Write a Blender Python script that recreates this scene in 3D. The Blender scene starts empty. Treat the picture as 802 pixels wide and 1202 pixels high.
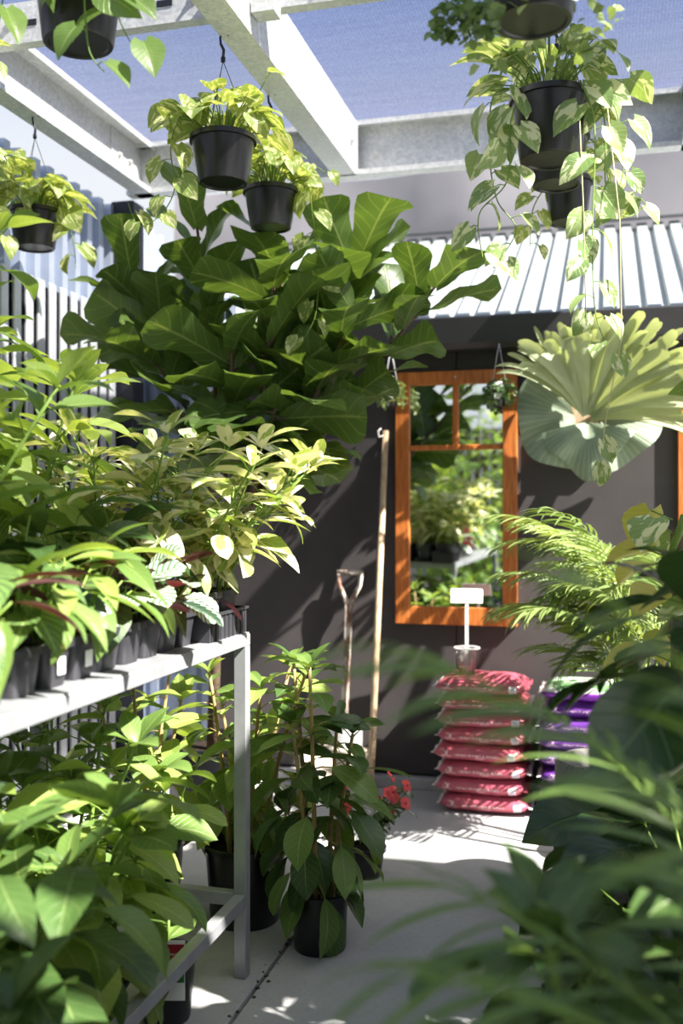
import bpy, bmesh, math, random
from mathutils import Vector, Matrix, noise as mnoise

# ------------------------------------------------------------------ camera, light, exposure
scene = bpy.context.scene
C = scene.collection
V = Vector
FPX = 35.0 / 36.0 * 1202.0
TH = math.atan(312.0 / FPX)
CAMZ = 1.3
FWD = V((-math.sin(TH), math.cos(TH), 0)); RGT = V((math.cos(TH), math.sin(TH), 0)); UP = V((0, 0, 1))

cd = bpy.data.cameras.new('camera'); cam = bpy.data.objects.new('camera', cd); C.objects.link(cam)
cam.location = (0, 0, CAMZ); cam.rotation_euler = (math.pi / 2, 0, TH)
cd.sensor_fit = 'VERTICAL'; cd.sensor_height = 36; cd.sensor_width = 24; cd.lens = 35
cd.clip_start = 0.02
cd.dof.use_dof = True; cd.dof.focus_distance = 2.85; cd.dof.aperture_fstop = 1.9
scene.camera = cam

SUN_DIR = V((-1.2, 0.44, -1.3)).normalized()          # direction the light travels
world = bpy.data.worlds.new('world'); scene.world = world; world.use_nodes = True
wn = world.node_tree.nodes; wl = world.node_tree.links
wn.clear()
sky = wn.new('ShaderNodeTexSky'); sky.sky_type = 'NISHITA'; sky.sun_disc = False
sky.sun_elevation = math.asin(-SUN_DIR.z); sky.sun_rotation = math.atan2(-SUN_DIR.x, -SUN_DIR.y)
sky.air_density = 1.0; sky.dust_density = 2.0; sky.ozone_density = 1.0
bg = wn.new('ShaderNodeBackground'); bg.inputs['Strength'].default_value = 0.14
wo = wn.new('ShaderNodeOutputWorld')
# pale haze towards the horizon, the same all the way round
tcw = wn.new('ShaderNodeTexCoord'); spw = wn.new('ShaderNodeSeparateXYZ'); mrw = wn.new('ShaderNodeMapRange'); mxw = wn.new('ShaderNodeMix'); mxw.data_type = 'RGBA'
wl.new(tcw.outputs['Generated'], spw.inputs[0]); wl.new(spw.outputs[2], mrw.inputs[0]); mrw.interpolation_type = 'SMOOTHSTEP'
for i_, v_ in enumerate((.30, .52, 1.0, .03)): mrw.inputs[i_+1].default_value = v_
wl.new(mrw.outputs[0], mxw.inputs[0]); wl.new(sky.outputs[0], mxw.inputs[6]); mxw.inputs[7].default_value = (3.6, 3.75, 4.0, 1)
wl.new(mxw.outputs[2], bg.inputs[0]); wl.new(bg.outputs[0], wo.inputs[0])
sd = bpy.data.lights.new('sun', 'SUN'); sun = bpy.data.objects.new('sun', sd); C.objects.link(sun)
sd.energy = 12.5; sd.angle = math.radians(0.6); sd.color = (1.0, 0.95, 0.87)
sun.rotation_euler = SUN_DIR.to_track_quat('-Z', 'Y').to_euler(); sun.location = (6, -3, 8)

vs = scene.view_settings
vs.view_transform = 'Standard'; vs.look = 'None'; vs.gamma = 1; vs.use_curve_mapping = False
vs.exposure = 0.8

# ------------------------------------------------------------------ pixel helpers
def ray(px, py): return FWD + RGT * ((px - 401) / FPX) + UP * ((601 - py) / FPX)
CAM = V((0, 0, CAMZ))
def atY(px, py, y): d = ray(px, py); return CAM + d * (y / d.y)
def atX(px, py, x): d = ray(px, py); return CAM + d * (x / d.x)
def atD(px, py, zc): return CAM + ray(px, py) * zc

# ------------------------------------------------------------------ mesh helpers
class MB:
    def __init__(s): s.v = []; s.f = []; s.uv = {}
    def add(s, verts, faces):
        b = len(s.v); s.v += [V(p) for p in verts]; s.f += [tuple(i + b for i in f) for f in faces]; return b
    def box(s, lo, hi, ch=0.0, M=None):
        x0, y0, z0 = lo; x1, y1, z1 = hi
        bm = bmesh.new(); bmesh.ops.create_cube(bm, size=1)
        for q in bm.verts: q.co = V(((x0+x1)/2 + q.co.x*(x1-x0), (y0+y1)/2 + q.co.y*(y1-y0), (z0+z1)/2 + q.co.z*(z1-z0)))
        if ch: bmesh.ops.bevel(bm, geom=bm.edges[:], offset=ch, segments=1, affect='EDGES', profile=0.5)
        bm.verts.index_update()
        vs_ = [q.co.copy() for q in bm.verts]
        if M: vs_ = [M @ q for q in vs_]
        s.add(vs_, [[q.index for q in f.verts] for f in bm.faces]); bm.free()
    def tube(s, pts, r, n=5, cap=True):
        pts = [V(p) for p in pts]
        if not hasattr(r, '__len__'): r = [r] * len(pts)
        b = len(s.v); ref = None
        for i, p in enumerate(pts):
            t = (pts[min(i+1, len(pts)-1)] - pts[max(i-1, 0)])
            if t.length < 1e-9: t = V((0, 0, 1))
            t.normalize()
            if ref is None: ref = V((1, 0, 0)) if abs(t.x) < .8 else V((0, 1, 0))
            a = ref - t * ref.dot(t)
            if a.length < 1e-6: a = t.orthogonal()
            a.normalize(); ref = a; c = t.cross(a)
            for k in range(n):
                an = 2 * math.pi * k / n
                s.v.append(p + (a * math.cos(an) + c * math.sin(an)) * r[i])
        for i in range(len(pts) - 1):
            for k in range(n):
                k2 = (k + 1) % n
                s.f.append((b+i*n+k, b+i*n+k2, b+(i+1)*n+k2, b+(i+1)*n+k))
        if cap:
            s.f.append(tuple(b + k for k in range(n))[::-1]); e = b + (len(pts)-1)*n
            s.f.append(tuple(e + k for k in range(n)))
    def lathe(s, prof, n=24, p=2.0, c=(0, 0, 0), close=False):
        b = len(s.v)
        for (r, z) in prof:
            for k in range(n):
                an = 2*math.pi*(k + .5)/n; ca, sa = math.cos(an), math.sin(an)
                q = (abs(ca)**p + abs(sa)**p) ** (-1.0/p)
                s.v.append(V((c[0] + r*q*ca, c[1] + r*q*sa, c[2] + z)))
        for i in range(len(prof) - 1):
            for k in range(n):
                k2 = (k+1) % n
                s.f.append((b+i*n+k, b+i*n+k2, b+(i+1)*n+k2, b+(i+1)*n+k))
        if close:
            s.f.append(tuple(b + k for k in range(n))[::-1]); e = b + (len(prof)-1)*n
            s.f.append(tuple(e + k for k in range(n)))
    def extrude(s, prof, p0, p1, ax, ay, close=False):
        """sweep a 2-D polyline (along unit vectors ax, ay) from p0 to p1"""
        b = len(s.v); n = len(prof)
        for p in (V(p0), V(p1)):
            for (a, c) in prof: s.v.append(p + V(ax)*a + V(ay)*c)
        for i in range(n - 1 + (1 if close else 0)):
            j = (i + 1) % n
            s.f.append((b+i, b+j, b+n+j, b+n+i))
    def mesh(s, name, mat, smooth=True):
        me = bpy.data.meshes.new(name); me.from_pydata([tuple(q) for q in s.v], [], s.f)
        if smooth:
            me.polygons.foreach_set('use_smooth', [True]*len(me.polygons))
        if mat: me.materials.append(mat)
        me.update(); return me
    def build(s, name, mat, parent=None, smooth=True, autos=None):
        me = s.mesh(name, mat, smooth)
        if autos:
            try: me.set_sharp_from_angle(angle=math.radians(autos))
            except Exception: pass
        o = bpy.data.objects.new(name, me); C.objects.link(o)
        if parent: o.parent = parent
        return o

def tag(o, label=None, cat=None, group=None, kind=None):
    if label: o['label'] = label
    if cat: o['category'] = cat
    if group: o['group'] = group
    if kind: o['kind'] = kind
    return o
def empty(name, loc=(0, 0, 0), rz=0):
    o = bpy.data.objects.new(name, None); C.objects.link(o); o.location = loc; o.rotation_euler = (0, 0, rz); o.empty_display_size = .05
    return o
def put(name, me, parent, loc=(0, 0, 0)):
    o = bpy.data.objects.new(name, me); C.objects.link(o); o.parent = parent; o.location = loc; return o
def interp(tab, t):
    for (a, b), (c, d) in zip(tab, tab[1:]):
        if t <= c:
            k = (t - a) / (c - a) if c > a else 0
            k = k*k*(3-2*k)*.5 + k*.5
            return b + (d - b) * k
    return tab[-1][1]

# ------------------------------------------------------------------ materials
def lin(c):
    if isinstance(c, str):
        c = [int(c[i:i+2], 16)/255 for i in (0, 2, 4)]
    return tuple(((x/12.92) if x <= .04045 else ((x+.055)/1.055)**2.4) for x in c) + (1,)
class NT:
    def __init__(s, name):
        s.m = bpy.data.materials.new(name); s.m.use_nodes = True
        s.n = s.m.node_tree.nodes; s.l = s.m.node_tree.links; s.n.clear()
        s.out = s.n.new('ShaderNodeOutputMaterial')
    def node(s, t, **kw):
        q = s.n.new(t)
        for k, v in kw.items(): setattr(q, k, v)
        return q
    def put(s, sock, val):
        if hasattr(val, 'is_linked') or hasattr(val, 'links'): s.l.new(val, sock)
        else: sock.default_value = val
    def math(s, op, a, b=0.0, c=None, clamp=False):
        q = s.node('ShaderNodeMath', operation=op, use_clamp=clamp); s.put(q.inputs[0], a); s.put(q.inputs[1], b)
        if c is not None: s.put(q.inputs[2], c)
        return q.outputs[0]
    def rng(s, v, a, b, c=0.0, d=1.0, smooth=False):
        q = s.node('ShaderNodeMapRange'); q.interpolation_type = 'SMOOTHSTEP' if smooth else 'LINEAR'
        s.put(q.inputs[0], v)
        for i, x in enumerate((a, b, c, d)): s.put(q.inputs[i+1], x)
        return q.outputs[0]
    def mix(s, f, a, b, blend='MIX'):
        q = s.node('ShaderNodeMix', data_type='RGBA', blend_type=blend)
        s.put(q.inputs[0], f); s.put(q.inputs[6], a); s.put(q.inputs[7], b); return q.outputs[2]
    def noise(s, scale, detail=3, rough=.5, vec=None, w=None, dist=0.0):
        q = s.node('ShaderNodeTexNoise')
        if w is not None: q.noise_dimensions = '4D'; s.put(q.inputs['W'], w)
        q.inputs['Scale'].default_value = scale; q.inputs['Detail'].default_value = detail; q.inputs['Roughness'].default_value = rough
        q.inputs['Distortion'].default_value = dist
        if vec is not None: s.l.new(vec, q.inputs['Vector'])
        return q.outputs[0]
    def coord(s, which='Object'): return s.node('ShaderNodeTexCoord').outputs[which]
    def sep(s, v):
        q = s.node('ShaderNodeSeparateXYZ'); s.l.new(v, q.inputs[0]); return q.outputs
    def mapping(s, v, scale=(1, 1, 1), rot=(0, 0, 0)):
        q = s.node('ShaderNodeMapping'); s.l.new(v, q.inputs[0]); q.inputs['Scale'].default_value = scale; q.inputs['Rotation'].default_value = rot
        return q.outputs[0]
    def bump(s, h, strength=.3, dist=.01):
        q = s.node('ShaderNodeBump'); q.inputs['Strength'].default_value = strength; q.inputs['Distance'].default_value = dist
        s.l.new(h, q.inputs['Height']); return q.outputs[0]
    def bsdf(s, color, rough=.5, metal=0.0, spec=.5, normal=None, coat=0.0):
        q = s.node('ShaderNodeBsdfPrincipled')
        s.put(q.inputs['Base Color'], color); s.put(q.inputs['Roughness'], rough); s.put(q.inputs['Metallic'], metal)
        q.inputs['Specular IOR Level'].default_value = spec
        if coat: q.inputs['Coat Weight'].default_value = coat
        if normal is not None: s.l.new(normal, q.inputs['Normal'])
        return q.outputs[0]
    def done(s, sh): s.l.new(sh, s.out.inputs[0]); return s.m
    def mixsh(s, f, a, b):
        q = s.node('ShaderNodeMixShader'); s.put(q.inputs[0], f); s.l.new(a, q.inputs[1]); s.l.new(b, q.inputs[2]); return q.outputs[0]

def simple(name, c, rough=.5, metal=0, spec=.5, nscale=None, namp=.15, bump=0, bscale=None):
    t = NT(name); col = lin(c); nrm = None
    if nscale:
        n = t.noise(nscale, 4, .6, t.coord())
        f = t.rng(n, .3, .7, 1 - namp, 1 + namp)
        mul = t.node('ShaderNodeVectorMath', operation='SCALE'); mul.inputs[0].default_value = col[:3]; t.l.new(f, mul.inputs['Scale'])
        col = mul.outputs[0]
        if bump: nrm = t.bump(t.noise(bscale or nscale*3, 5, .6, t.coord()), bump, .01)
    return t.done(t.bsdf(col, rough, metal, spec, nrm))

def leaf_mat(name, c1, c2, vein, vs_=.5, veg=None, vegamt=.5, vscale=3.0, rough=.38, tr=.38, trc=None, nvein=9, back=None, spec=.5, pattern=None):
    t = NT(name)
    uv = t.node('ShaderNodeUVMap'); uv.uv_map = 'UVMap'
    u, v, _ = t.sep(uv.outputs[0])
    a = t.math('MULTIPLY', t.math('ABSOLUTE', t.math('SUBTRACT', u, .5)), 2.0)
    mid = t.rng(a, .025, .075, 1, 0, True)
    ph = t.math('MULTIPLY', t.math('SUBTRACT', v, t.math('MULTIPLY', a, .22)), nvein * 2 * math.pi)
    lat = t.rng(t.math('SINE', ph), .86, 1.0, 0, 1, True)
    vf = t.math('MAXIMUM', mid, t.math('MULTIPLY', lat, .45))
    rnd = t.node('ShaderNodeObjectInfo').outputs['Random']
    geo = t.node('ShaderNodeNewGeometry')
    col = t.mix(rnd, lin(c1), lin(c2))
    sl = t.noise(2.2, 3, .6, t.coord(), t.math('MULTIPLY', rnd, 31.0))
    col = t.mix(t.rng(sl, .35, .75, 0, .35), col, lin(c2))
    if pattern == 'medallion':
        e = t.math('ADD', a, t.math('MULTIPLY', t.math('SINE', ph), .09))
        ring = t.math('MULTIPLY', t.rng(e, .55, .68, 0, 1, True), t.rng(e, .78, .9, 1, 0, True))
        col = t.mix(t.math('MULTIPLY', ring, .85), col, lin(veg))
    elif pattern == 'stripe':
        st = t.math('MULTIPLY', t.rng(t.math('SINE', ph), -.25, .25, 0, 1, True), t.rng(a, .08, .2, 0, 1, True))
        col = t.mix(t.math('MULTIPLY', st, .85), col, lin(veg))
    elif veg:
        n = t.noise(vscale, 2, .55, t.mapping(t.coord(), (2.4, .9, 1)), t.math('MULTIPLY', rnd, 57.0), .6)
        k = t.rng(n, .62 - .24*vegamt, .66 - .24*vegamt, 0, 1, True)
        col = t.mix(t.math('MULTIPLY', k, .92), col, lin(veg))
    col = t.mix(t.math('MULTIPLY', vf, vs_), col, lin(vein))
    hs = t.node('ShaderNodeHueSaturation'); hs.inputs['Saturation'].default_value = .86; hs.inputs['Hue'].default_value = .493; t.l.new(col, hs.inputs['Color']); col = hs.outputs[0]
    if back: col = t.mix(geo.outputs['Backfacing'], col, lin(back))
    nrm = t.bump(t.math('SUBTRACT', 1.0, vf), .35, .012)
    p = t.bsdf(col, rough, 0, spec, nrm)
    tl = t.node('ShaderNodeBsdfTranslucent')
    tint = t.mix(1.0, col, lin(trc) if trc else (1.2, 1.15, .5, 1), 'MULTIPLY')
    t.l.new(tint, tl.inputs[0])
    return t.done(t.mixsh(tr, p, tl.outputs[0]))

M = {}
M['galv'] = (lambda t: t.done(t.bsdf(t.mix(t.node('ShaderNodeTexVoronoi').outputs['Color'], lin('A4A6A8'), lin('BFC1C3')), .42, .75, .5)))(NT('galvanised_steel'))
def galv2():
    t = NT('galvanised_spangle'); vo = t.node('ShaderNodeTexVoronoi'); vo.inputs['Scale'].default_value = 90; t.l.new(t.coord(), vo.inputs['Vector'])
    n = t.noise(6, 4, .6, t.coord())
    h, s_, v_ = t.sep(vo.outputs['Color'])
    c = t.mix(h, lin('C2C4C5'), lin('DEDFDE')); c = t.mix(t.rng(n, .4, .75, 0, .25), c, lin('A6A7A7'))
    return t.done(t.bsdf(c, t.rng(h, 0, 1, .4, .58), .25, .5))
M['galv'] = galv2()
M['bench_steel'] = simple('bench_galvanised_steel', '96989C', .45, .3, .5, 12, .12)
M['fence'] = simple('fence_steel', 'B9C3D6', .35, .55, .5, 4, .12)
M['slat'] = simple('pale_slat', 'C9CCD2', .35, .35, .5, 5, .15)
M['fence_post'] = simple('fence_post_paint', '20222C', .5, 0, .4, 6, .1)
M['roof'] = simple('roof_steel', '92989A', .45, .1, .5, 3, .06)
M['gutter'] = simple('gutter_paint', '2A292B', .42, 0, .5, 5, .1)
def wallm():
    t = NT('charcoal_cladding'); n = t.noise(2.5, 5, .65, t.coord()); n2 = t.noise(60, 3, .6, t.coord())
    c = t.mix(t.rng(n, .3, .7), lin('3A3637'), lin('454142'))
    return t.done(t.bsdf(c, .62, 0, .35, t.bump(n2, .08, .004)))
M['wall'] = wallm()
def concrete():
    t = NT('concrete_paving'); o = t.coord(); n = t.noise(1.7, 6, .65, o); f = t.noise(55, 4, .7, o); sp = t.noise(160, 2, .6, o)
    c = t.mix(t.rng(n, .3, .72), lin('A0A1A4'), lin('BCBBBB'))
    c = t.mix(t.rng(f, .52, .75, 0, .35), c, lin('807D7B')); c = t.mix(t.rng(sp, .66, .75, 0, .4), c, lin('5A5755'))
    return t.done(t.bsdf(c, .85, 0, .3, t.bump(f, .25, .004)))
M['concrete'] = concrete()
M['joint'] = simple('dirt_joint', '4A443D', .95, 0, .2, 40, .4, .5)
def cloth(name, c, dens, trc):
    t = NT(name); o = t.coord()
    w1 = t.node('ShaderNodeTexWave', wave_type='BANDS', bands_direction='X'); w1.inputs['Scale'].default_value = 26; w1.inputs['Distortion'].default_value = 1.5; w1.inputs['Detail'].default_value = 2
    w2 = t.node('ShaderNodeTexWave', wave_type='BANDS', bands_direction='Y'); w2.inputs['Scale'].default_value = 46; w2.inputs['Distortion'].default_value = 1.2
    t.l.new(o, w1.inputs['Vector']); t.l.new(o, w2.inputs['Vector'])
    st = t.noise(3.0, 5, .7, t.mapping(o, (.8, 9, 1))); sp = t.noise(120, 2, .7, o)
    k = t.math('ADD', t.math('MULTIPLY', w1.outputs[1], .07), t.math('MULTIPLY', w2.outputs[1], .10))
    k = t.math('ADD', k, t.rng(st, .3, .7, -.05, .05)); k = t.math('ADD', k, t.rng(sp, .35, .7, .08, -.12))
    f = t.math('ADD', k, dens, clamp=True)
    tl = t.node('ShaderNodeBsdfTranslucent'); tl.inputs[0].default_value = lin(trc)
    df = t.node('ShaderNodeBsdfDiffuse'); df.inputs[0].default_value = lin(c)
    body = t.mixsh(.5, df.outputs[0], tl.outputs[0])
    tp = t.node('ShaderNodeBsdfTransparent')
    return t.done(t.mixsh(f, tp.outputs[0], body))
M['cloth'] = cloth('blue_shade_cloth', '3E4680', .45, '323A66')
M['cloth_grey'] = simple('grey_shade_cloth', '77767B', .9, 0, .1, 3, .08)
M['pot'] = simple('black_plastic', '17171A', .3, 0, .55, 9, .2)
M['pot_dusty'] = simple('dusty_black_plastic', '343439', .42, 0, .5, 14, .25)
M['soil'] = simple('potting_soil', '2B211A', .95, 0, .2, 60, .5, .8, 120)
M['hook'] = simple('hook_plastic', '14161C', .4)
M['wire'] = simple('hanger_wire', '2A2C33', .4, .3)
M['wire_pale'] = simple('pale_hanger', 'B8B8BC', .4, .1)
M['white'] = simple('white_plastic', 'F2F2F0', .4)
M['print_grey'] = simple('grey_print', '8A8A8A', .5)
M['red_label'] = simple('red_label', 'A01E2E', .45)
M['green_label'] = simple('green_label', '3C8B35', .5, 0, .5, 40, .6)
M['mirror'] = simple('mirror_glass', 'E4E8E6', .015, 1.0)
def wood(name, a, b, rough=.5):
    t = NT(name); o = t.coord()
    n = t.noise(9, 5, .6, t.mapping(o, (9, 9, .8)), None, .4); n2 = t.noise(3, 4, .6, o)
    c = t.mix(t.rng(n, .35, .7), lin(a), lin(b)); c = t.mix(t.rng(n2, .5, .8, 0, .3), c, lin(a))
    return t.done(t.bsdf(c, rough, 0, .45, t.bump(n, .15, .003)))
M['paling'] = wood('dark_paling', '3C3028', '5A4838', .8)
M['frame'] = wood('orange_timber', '9A5020', 'C77A3C', .42)
M['handle'] = wood('weathered_timber', '9C8468', 'D0B798', .7)
def rust():
    t = NT('worn_paint_handle'); n = t.noise(22, 5, .7, t.mapping(t.coord(), (1, 1, .35)))
    c = t.mix(t.rng(n, .44, .58), lin('6A4636'), lin('CFC6BA')); return t.done(t.bsdf(c, .6))
M['spade'] = rust()
M['pale_block'] = simple('pale_timber_block', 'C9BCAA', .8, 0, .3, 8, .12, .2)
def conc_pot():
    t = NT('speckled_concrete'); o = t.coord(); vo = t.noise(95, 3, .75, o); n = t.noise(5, 4, .6, o)
    c = t.mix(t.rng(n, .3, .7), lin('72706C'), lin('8A8884')); c = t.mix(t.rng(vo, .55, .68, 0, .75), c, lin('45433F'))
    return t.done(t.bsdf(c, .9, 0, .25, t.bump(vo, .7, .006)))
M['conc_pot'] = conc_pot()
def bagmat(name, base, base2, logo, panel):
    """plastic sack: flat print on the long front side (small lettering band, leaf emblem, white panel)"""
    t = NT(name); o = t.coord(); x, y, z = t.sep(o)
    rnd = t.node('ShaderNodeObjectInfo').outputs['Random']
    n = t.noise(7, 3, .6, o, t.math('MULTIPLY', rnd, 20.0))
    front = t.rng(y, -.09, -.115, 0, 1)
    c = t.mix(t.rng(n, .35, .7), lin(base), lin(base2))
    def band(v, a, b, s=.002): return t.math('MULTIPLY', t.rng(v, a-s, a+s), t.rng(v, b-s, b+s, 1, 0))
    let = t.noise(1.0, 1, .5, t.mapping(o, (210, 1, 120)))
    ink = t.rng(let, .47, .55)
    l1 = t.math('MULTIPLY', band(x, -.10, .085), band(z, .033, .043)); l2 = t.math('MULTIPLY', band(x, -.01, .03), band(z, .022, .029))
    l3 = t.math('MULTIPLY', band(x, -.165, -.115), band(z, .026, .036))
    em = t.math('MULTIPLY', t.math('MULTIPLY', band(x, -.155, -.13), band(z, .038, .054)), t.rng(t.noise(70, 1, .5, o), .45, .5))
    txt = t.math('MAXIMUM', t.math('MULTIPLY', t.math('MAXIMUM', t.math('MAXIMUM', l1, l2), l3), ink), em)
    c = t.mix(t.math('MULTIPLY', t.math('MULTIPLY', txt, front), .85), c, lin(logo))
    pn = t.math('MULTIPLY', t.math('MULTIPLY', band(x, .125, .158), band(z, .016, .052)), front)
    c = t.mix(t.math('MULTIPLY', pn, .9), c, lin(panel))
    pni = t.math('MULTIPLY', t.math('MULTIPLY', band(x, .131, .152), band(z, .024, .046)), front)
    c = t.mix(t.math('MULTIPLY', pni, .45), c, lin('9AA0C4'))
    nb = t.noise(16, 3, .6, o, t.math('MULTIPLY', rnd, 9.0))
    return t.done(t.bsdf(c, .33, 0, .5, t.bump(nb, .5, .012)))
M['bag_red'] = bagmat('red_sack_plastic', 'B05268', 'BA5E66', 'F4DCD8', 'ECE8EC')
M['bag_purple'] = bagmat('purple_sack_plastic', '5C2A86', '7038A0', 'E8C8D8', 'C8B8D8')
def topbag():
    t = NT('printed_purple_white_sack'); o = t.coord(); x, y, z = t.sep(o); n = t.noise(14, 3, .6, o)
    c = t.mix(t.rng(z, .042, .048), lin('8A35B8'), lin('E6E8E4'))
    c = t.mix(t.math('MULTIPLY', t.rng(z, .05, .056), t.rng(n, .42, .5)), c, lin('6E9A66'))
    return t.done(t.bsdf(c, .33, 0, .5, t.bump(n, .5, .012)))
M['bag_top'] = topbag()
# leaves
M['lf_fig'] = leaf_mat('fig_leaf', '456822', '62862E', 'AEC068', .5, rough=.33, tr=.38, nvein=6)
M['lf_lime'] = leaf_mat('lime_leaf', '7C9E30', '9FBC4A', 'CEDA86', .45, rough=.36, tr=.46, nvein=9)
M['lf_mid'] = leaf_mat('mid_green_leaf', '527A28', '729838', 'AEC668', .45, rough=.33, tr=.4, nvein=9)
M['lf_deep'] = leaf_mat('deep_green_leaf', '345620', '4A7028', '90A85C', .45, rough=.3, tr=.28, nvein=8)
M['lf_dark'] = leaf_mat('dark_glossy_leaf', '24401A', '345520', '5E7E3C', .4, rough=.26, tr=.22, nvein=8)
M['lf_vari'] = leaf_mat('cream_variegated_leaf', '6E9436', '9AB050', 'DDE09A', .4, veg='EAE6C0', vegamt=.72, vscale=1.8, rough=.38, tr=.38, trc='FFFFA8', nvein=8)
M['lf_pothos'] = leaf_mat('pothos_leaf', '7C9C34', '9CB44A', 'C0D488', .4, veg='DCE0A0', vegamt=.42, vscale=3.0, rough=.33, tr=.4, nvein=7)
M['lf_pothos_w'] = leaf_mat('white_pothos_leaf', '668A44', '88A658', 'C0D098', .4, veg='D2DAB0', vegamt=.42, vscale=1.9, rough=.35, tr=.36, nvein=7)
M['lf_neon'] = leaf_mat('golden_leaf', 'A8AC3C', 'C6C455', 'DADA90', .4, rough=.36, tr=.42, nvein=7)
M['lf_medal'] = leaf_mat('medallion_leaf', '1B3324', '22402C', '7C9C84', .5, veg='A9BCA4', rough=.35, tr=.12, nvein=8, back='5A2230', pattern='medallion')
M['lf_stripe'] = leaf_mat('silver_striped_leaf', '3E6A40', '4C7A48', 'C8D4B8', .4, veg='D5DCC6', rough=.38, tr=.2, nvein=8, back='7A3040', pattern='stripe')
M['lf_lancecal'] = leaf_mat('lance_calathea_leaf', '55842E', '7A9E40', 'C2D080', .6, veg='2A4A22', rough=.36, tr=.34, nvein=10, back='6E8A44', pattern='stripe')
M['lf_maroon'] = leaf_mat('maroon_leaf', '4A2A2A', '5E3A34', 'B07A70', .4, rough=.34, tr=.25, trc='FF9A80', nvein=9)
M['lf_palm'] = leaf_mat('palm_leaflet', '4E7426', '6A8E34', '9CB860', .3, rough=.36, tr=.36, nvein=1)
M['lf_palm_far'] = leaf_mat('fine_palm_leaflet', '5C7E3A', '8CA24E', 'A8C078', .2, rough=.3, tr=.34, nvein=1)
M['lf_stag'] = leaf_mat('antler_fern_frond', 'A2B082', 'B6C096', 'D2D8BC', .35, rough=.55, tr=.34, trc='FFFFB8', nvein=1)
def shieldm():
    t = NT('shield_frond'); uv = t.node('ShaderNodeUVMap'); uv.uv_map = 'UVMap'; u, v, _ = t.sep(uv.outputs[0])
    s_ = t.rng(t.math('SINE', t.math('MULTIPLY', u, 150.0)), .5, 1.0, 0, 1); n = t.noise(7, 4, .6, t.coord())
    c = t.mix(t.rng(n, .3, .7), lin('7C8E78'), lin('98A68E')); c = t.mix(t.math('MULTIPLY', s_, .35), c, lin('C2CBB6'))
    tl = t.node('ShaderNodeBsdfTranslucent'); t.l.new(c, tl.inputs[0])
    return t.done(t.mixsh(.2, t.bsdf(c, .6, 0, .3, t.bump(s_, .4, .006)), tl.outputs[0]))
M['shield'] = shieldm()
M['stem'] = simple('green_stem', '6E8A3A', .5, 0, .4, 20, .2)
M['stem_pale'] = simple('pale_stem', 'B7AE7C', .5, 0, .4, 20, .2)
M['cane'] = simple('cane_stem', 'A58E5C', .6, 0, .4, 25, .3)
M['bark'] = simple('fig_bark', '6A5A48', .85, 0, .3, 20, .3, .4)
M['flower'] = leaf_mat('red_petal', 'E02408', 'EC3A14', 'F06030', .15, rough=.5, tr=.35, trc='FFB0A0', nvein=3)
M['tiny'] = leaf_mat('tiny_leaf', '6E8A48', '93A860', 'B8C88A', .2, rough=.4, tr=.3, nvein=1)
M['tiny_dark'] = leaf_mat('tiny_dark_leaf', '3E6230', '5C7E3C', '8AA860', .2, rough=.4, tr=.3, nvein=1)

# ------------------------------------------------------------------ leaf shapes
SH = {  # half-width table, fold, droop, ripple, ripple freq, lobe, nv, nu
 'fig':   ([(0,.06),(.06,.14),(.2,.215),(.36,.22),(.52,.27),(.7,.345),(.82,.35),(.92,.25),(.98,.1),(1,.01)], .16, .42, .15, 12, .08, 12, 3),
 'lance': ([(0,.006),(.08,.06),(.25,.135),(.45,.17),(.62,.155),(.8,.09),(.93,.03),(1,.001)], .28, .85, .03, 9, 0, 8, 2),
 'ellip': ([(0,.006),(.07,.09),(.22,.21),(.42,.265),(.6,.245),(.78,.155),(.92,.05),(1,.001)], .24, .8, .045, 9, 0, 8, 2),
 'oblong':([(0,.006),(.08,.08),(.25,.16),(.5,.2),(.72,.185),(.88,.12),(.97,.04),(1,.002)], .22, .7, .03, 7, 0, 8, 2),
 'heart': ([(0,.17),(.06,.31),(.2,.41),(.36,.41),(.54,.33),(.72,.21),(.87,.09),(.96,.025),(1,.001)], .24, .7, .05, 8, .16, 8, 3),
 'round': ([(0,.02),(.07,.17),(.25,.32),(.48,.38),(.7,.34),(.87,.21),(.97,.08),(1,.01)], .16, .6, .05, 11, 0, 8, 3),
 'strap': ([(0,.012),(.1,.03),(.35,.045),(.65,.04),(.88,.02),(1,.001)], .35, .7, .01, 5, 0, 6, 1),
 'broad': ([(0,.12),(.07,.25),(.22,.35),(.4,.36),(.6,.29),(.78,.18),(.92,.07),(1,.001)], .18, .8, .05, 9, .12, 9, 3),
}
def leaf_grid(mb_v, mb_f, mb_uv, shape, rng):
    tab, fold, droop, rip, rf, lobe, nv, nu = SH[shape]
    droop = droop * rng.uniform(.55, 1.35); fold *= rng.uniform(.6, 1.4); ph = rng.uniform(0, 6); tw = rng.uniform(-.35, .35)
    sk = rng.uniform(-.12, .12)
    y = z = x0 = 0.0; b = len(mb_v); W = 2*nu + 1
    for i in range(nv + 1):
        v = i / nv; w = interp(tab, v); an = droop * (v ** 1.3)
        if i: y += math.cos(an)/nv; z -= math.sin(an)/nv; x0 += sk*v/nv
        nz, ny = math.cos(an), math.sin(an)
        for j in range(-nu, nu + 1):
            u = j / nu; au = abs(u)
            h = fold * w * au + rip * w * (au ** 1.6) * math.sin(rf*v + ph + (1.7 if u > 0 else 0))
            h += tw * v * u * w
            xx = x0 + u * w * (1 - .12*fold); yy = -lobe * ((1-v)**6) * (au**1.5) + .1*w*au
            mb_v.append((xx, y + yy*nz + h*ny, z - yy*ny + h*nz)); mb_uv.append(((u+1)/2, v))
    for i in range(nv):
        for j in range(W - 1):
            mb_f.append((b+i*W+j, b+i*W+j+1, b+(i+1)*W+j+1, b+(i+1)*W+j))
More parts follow.
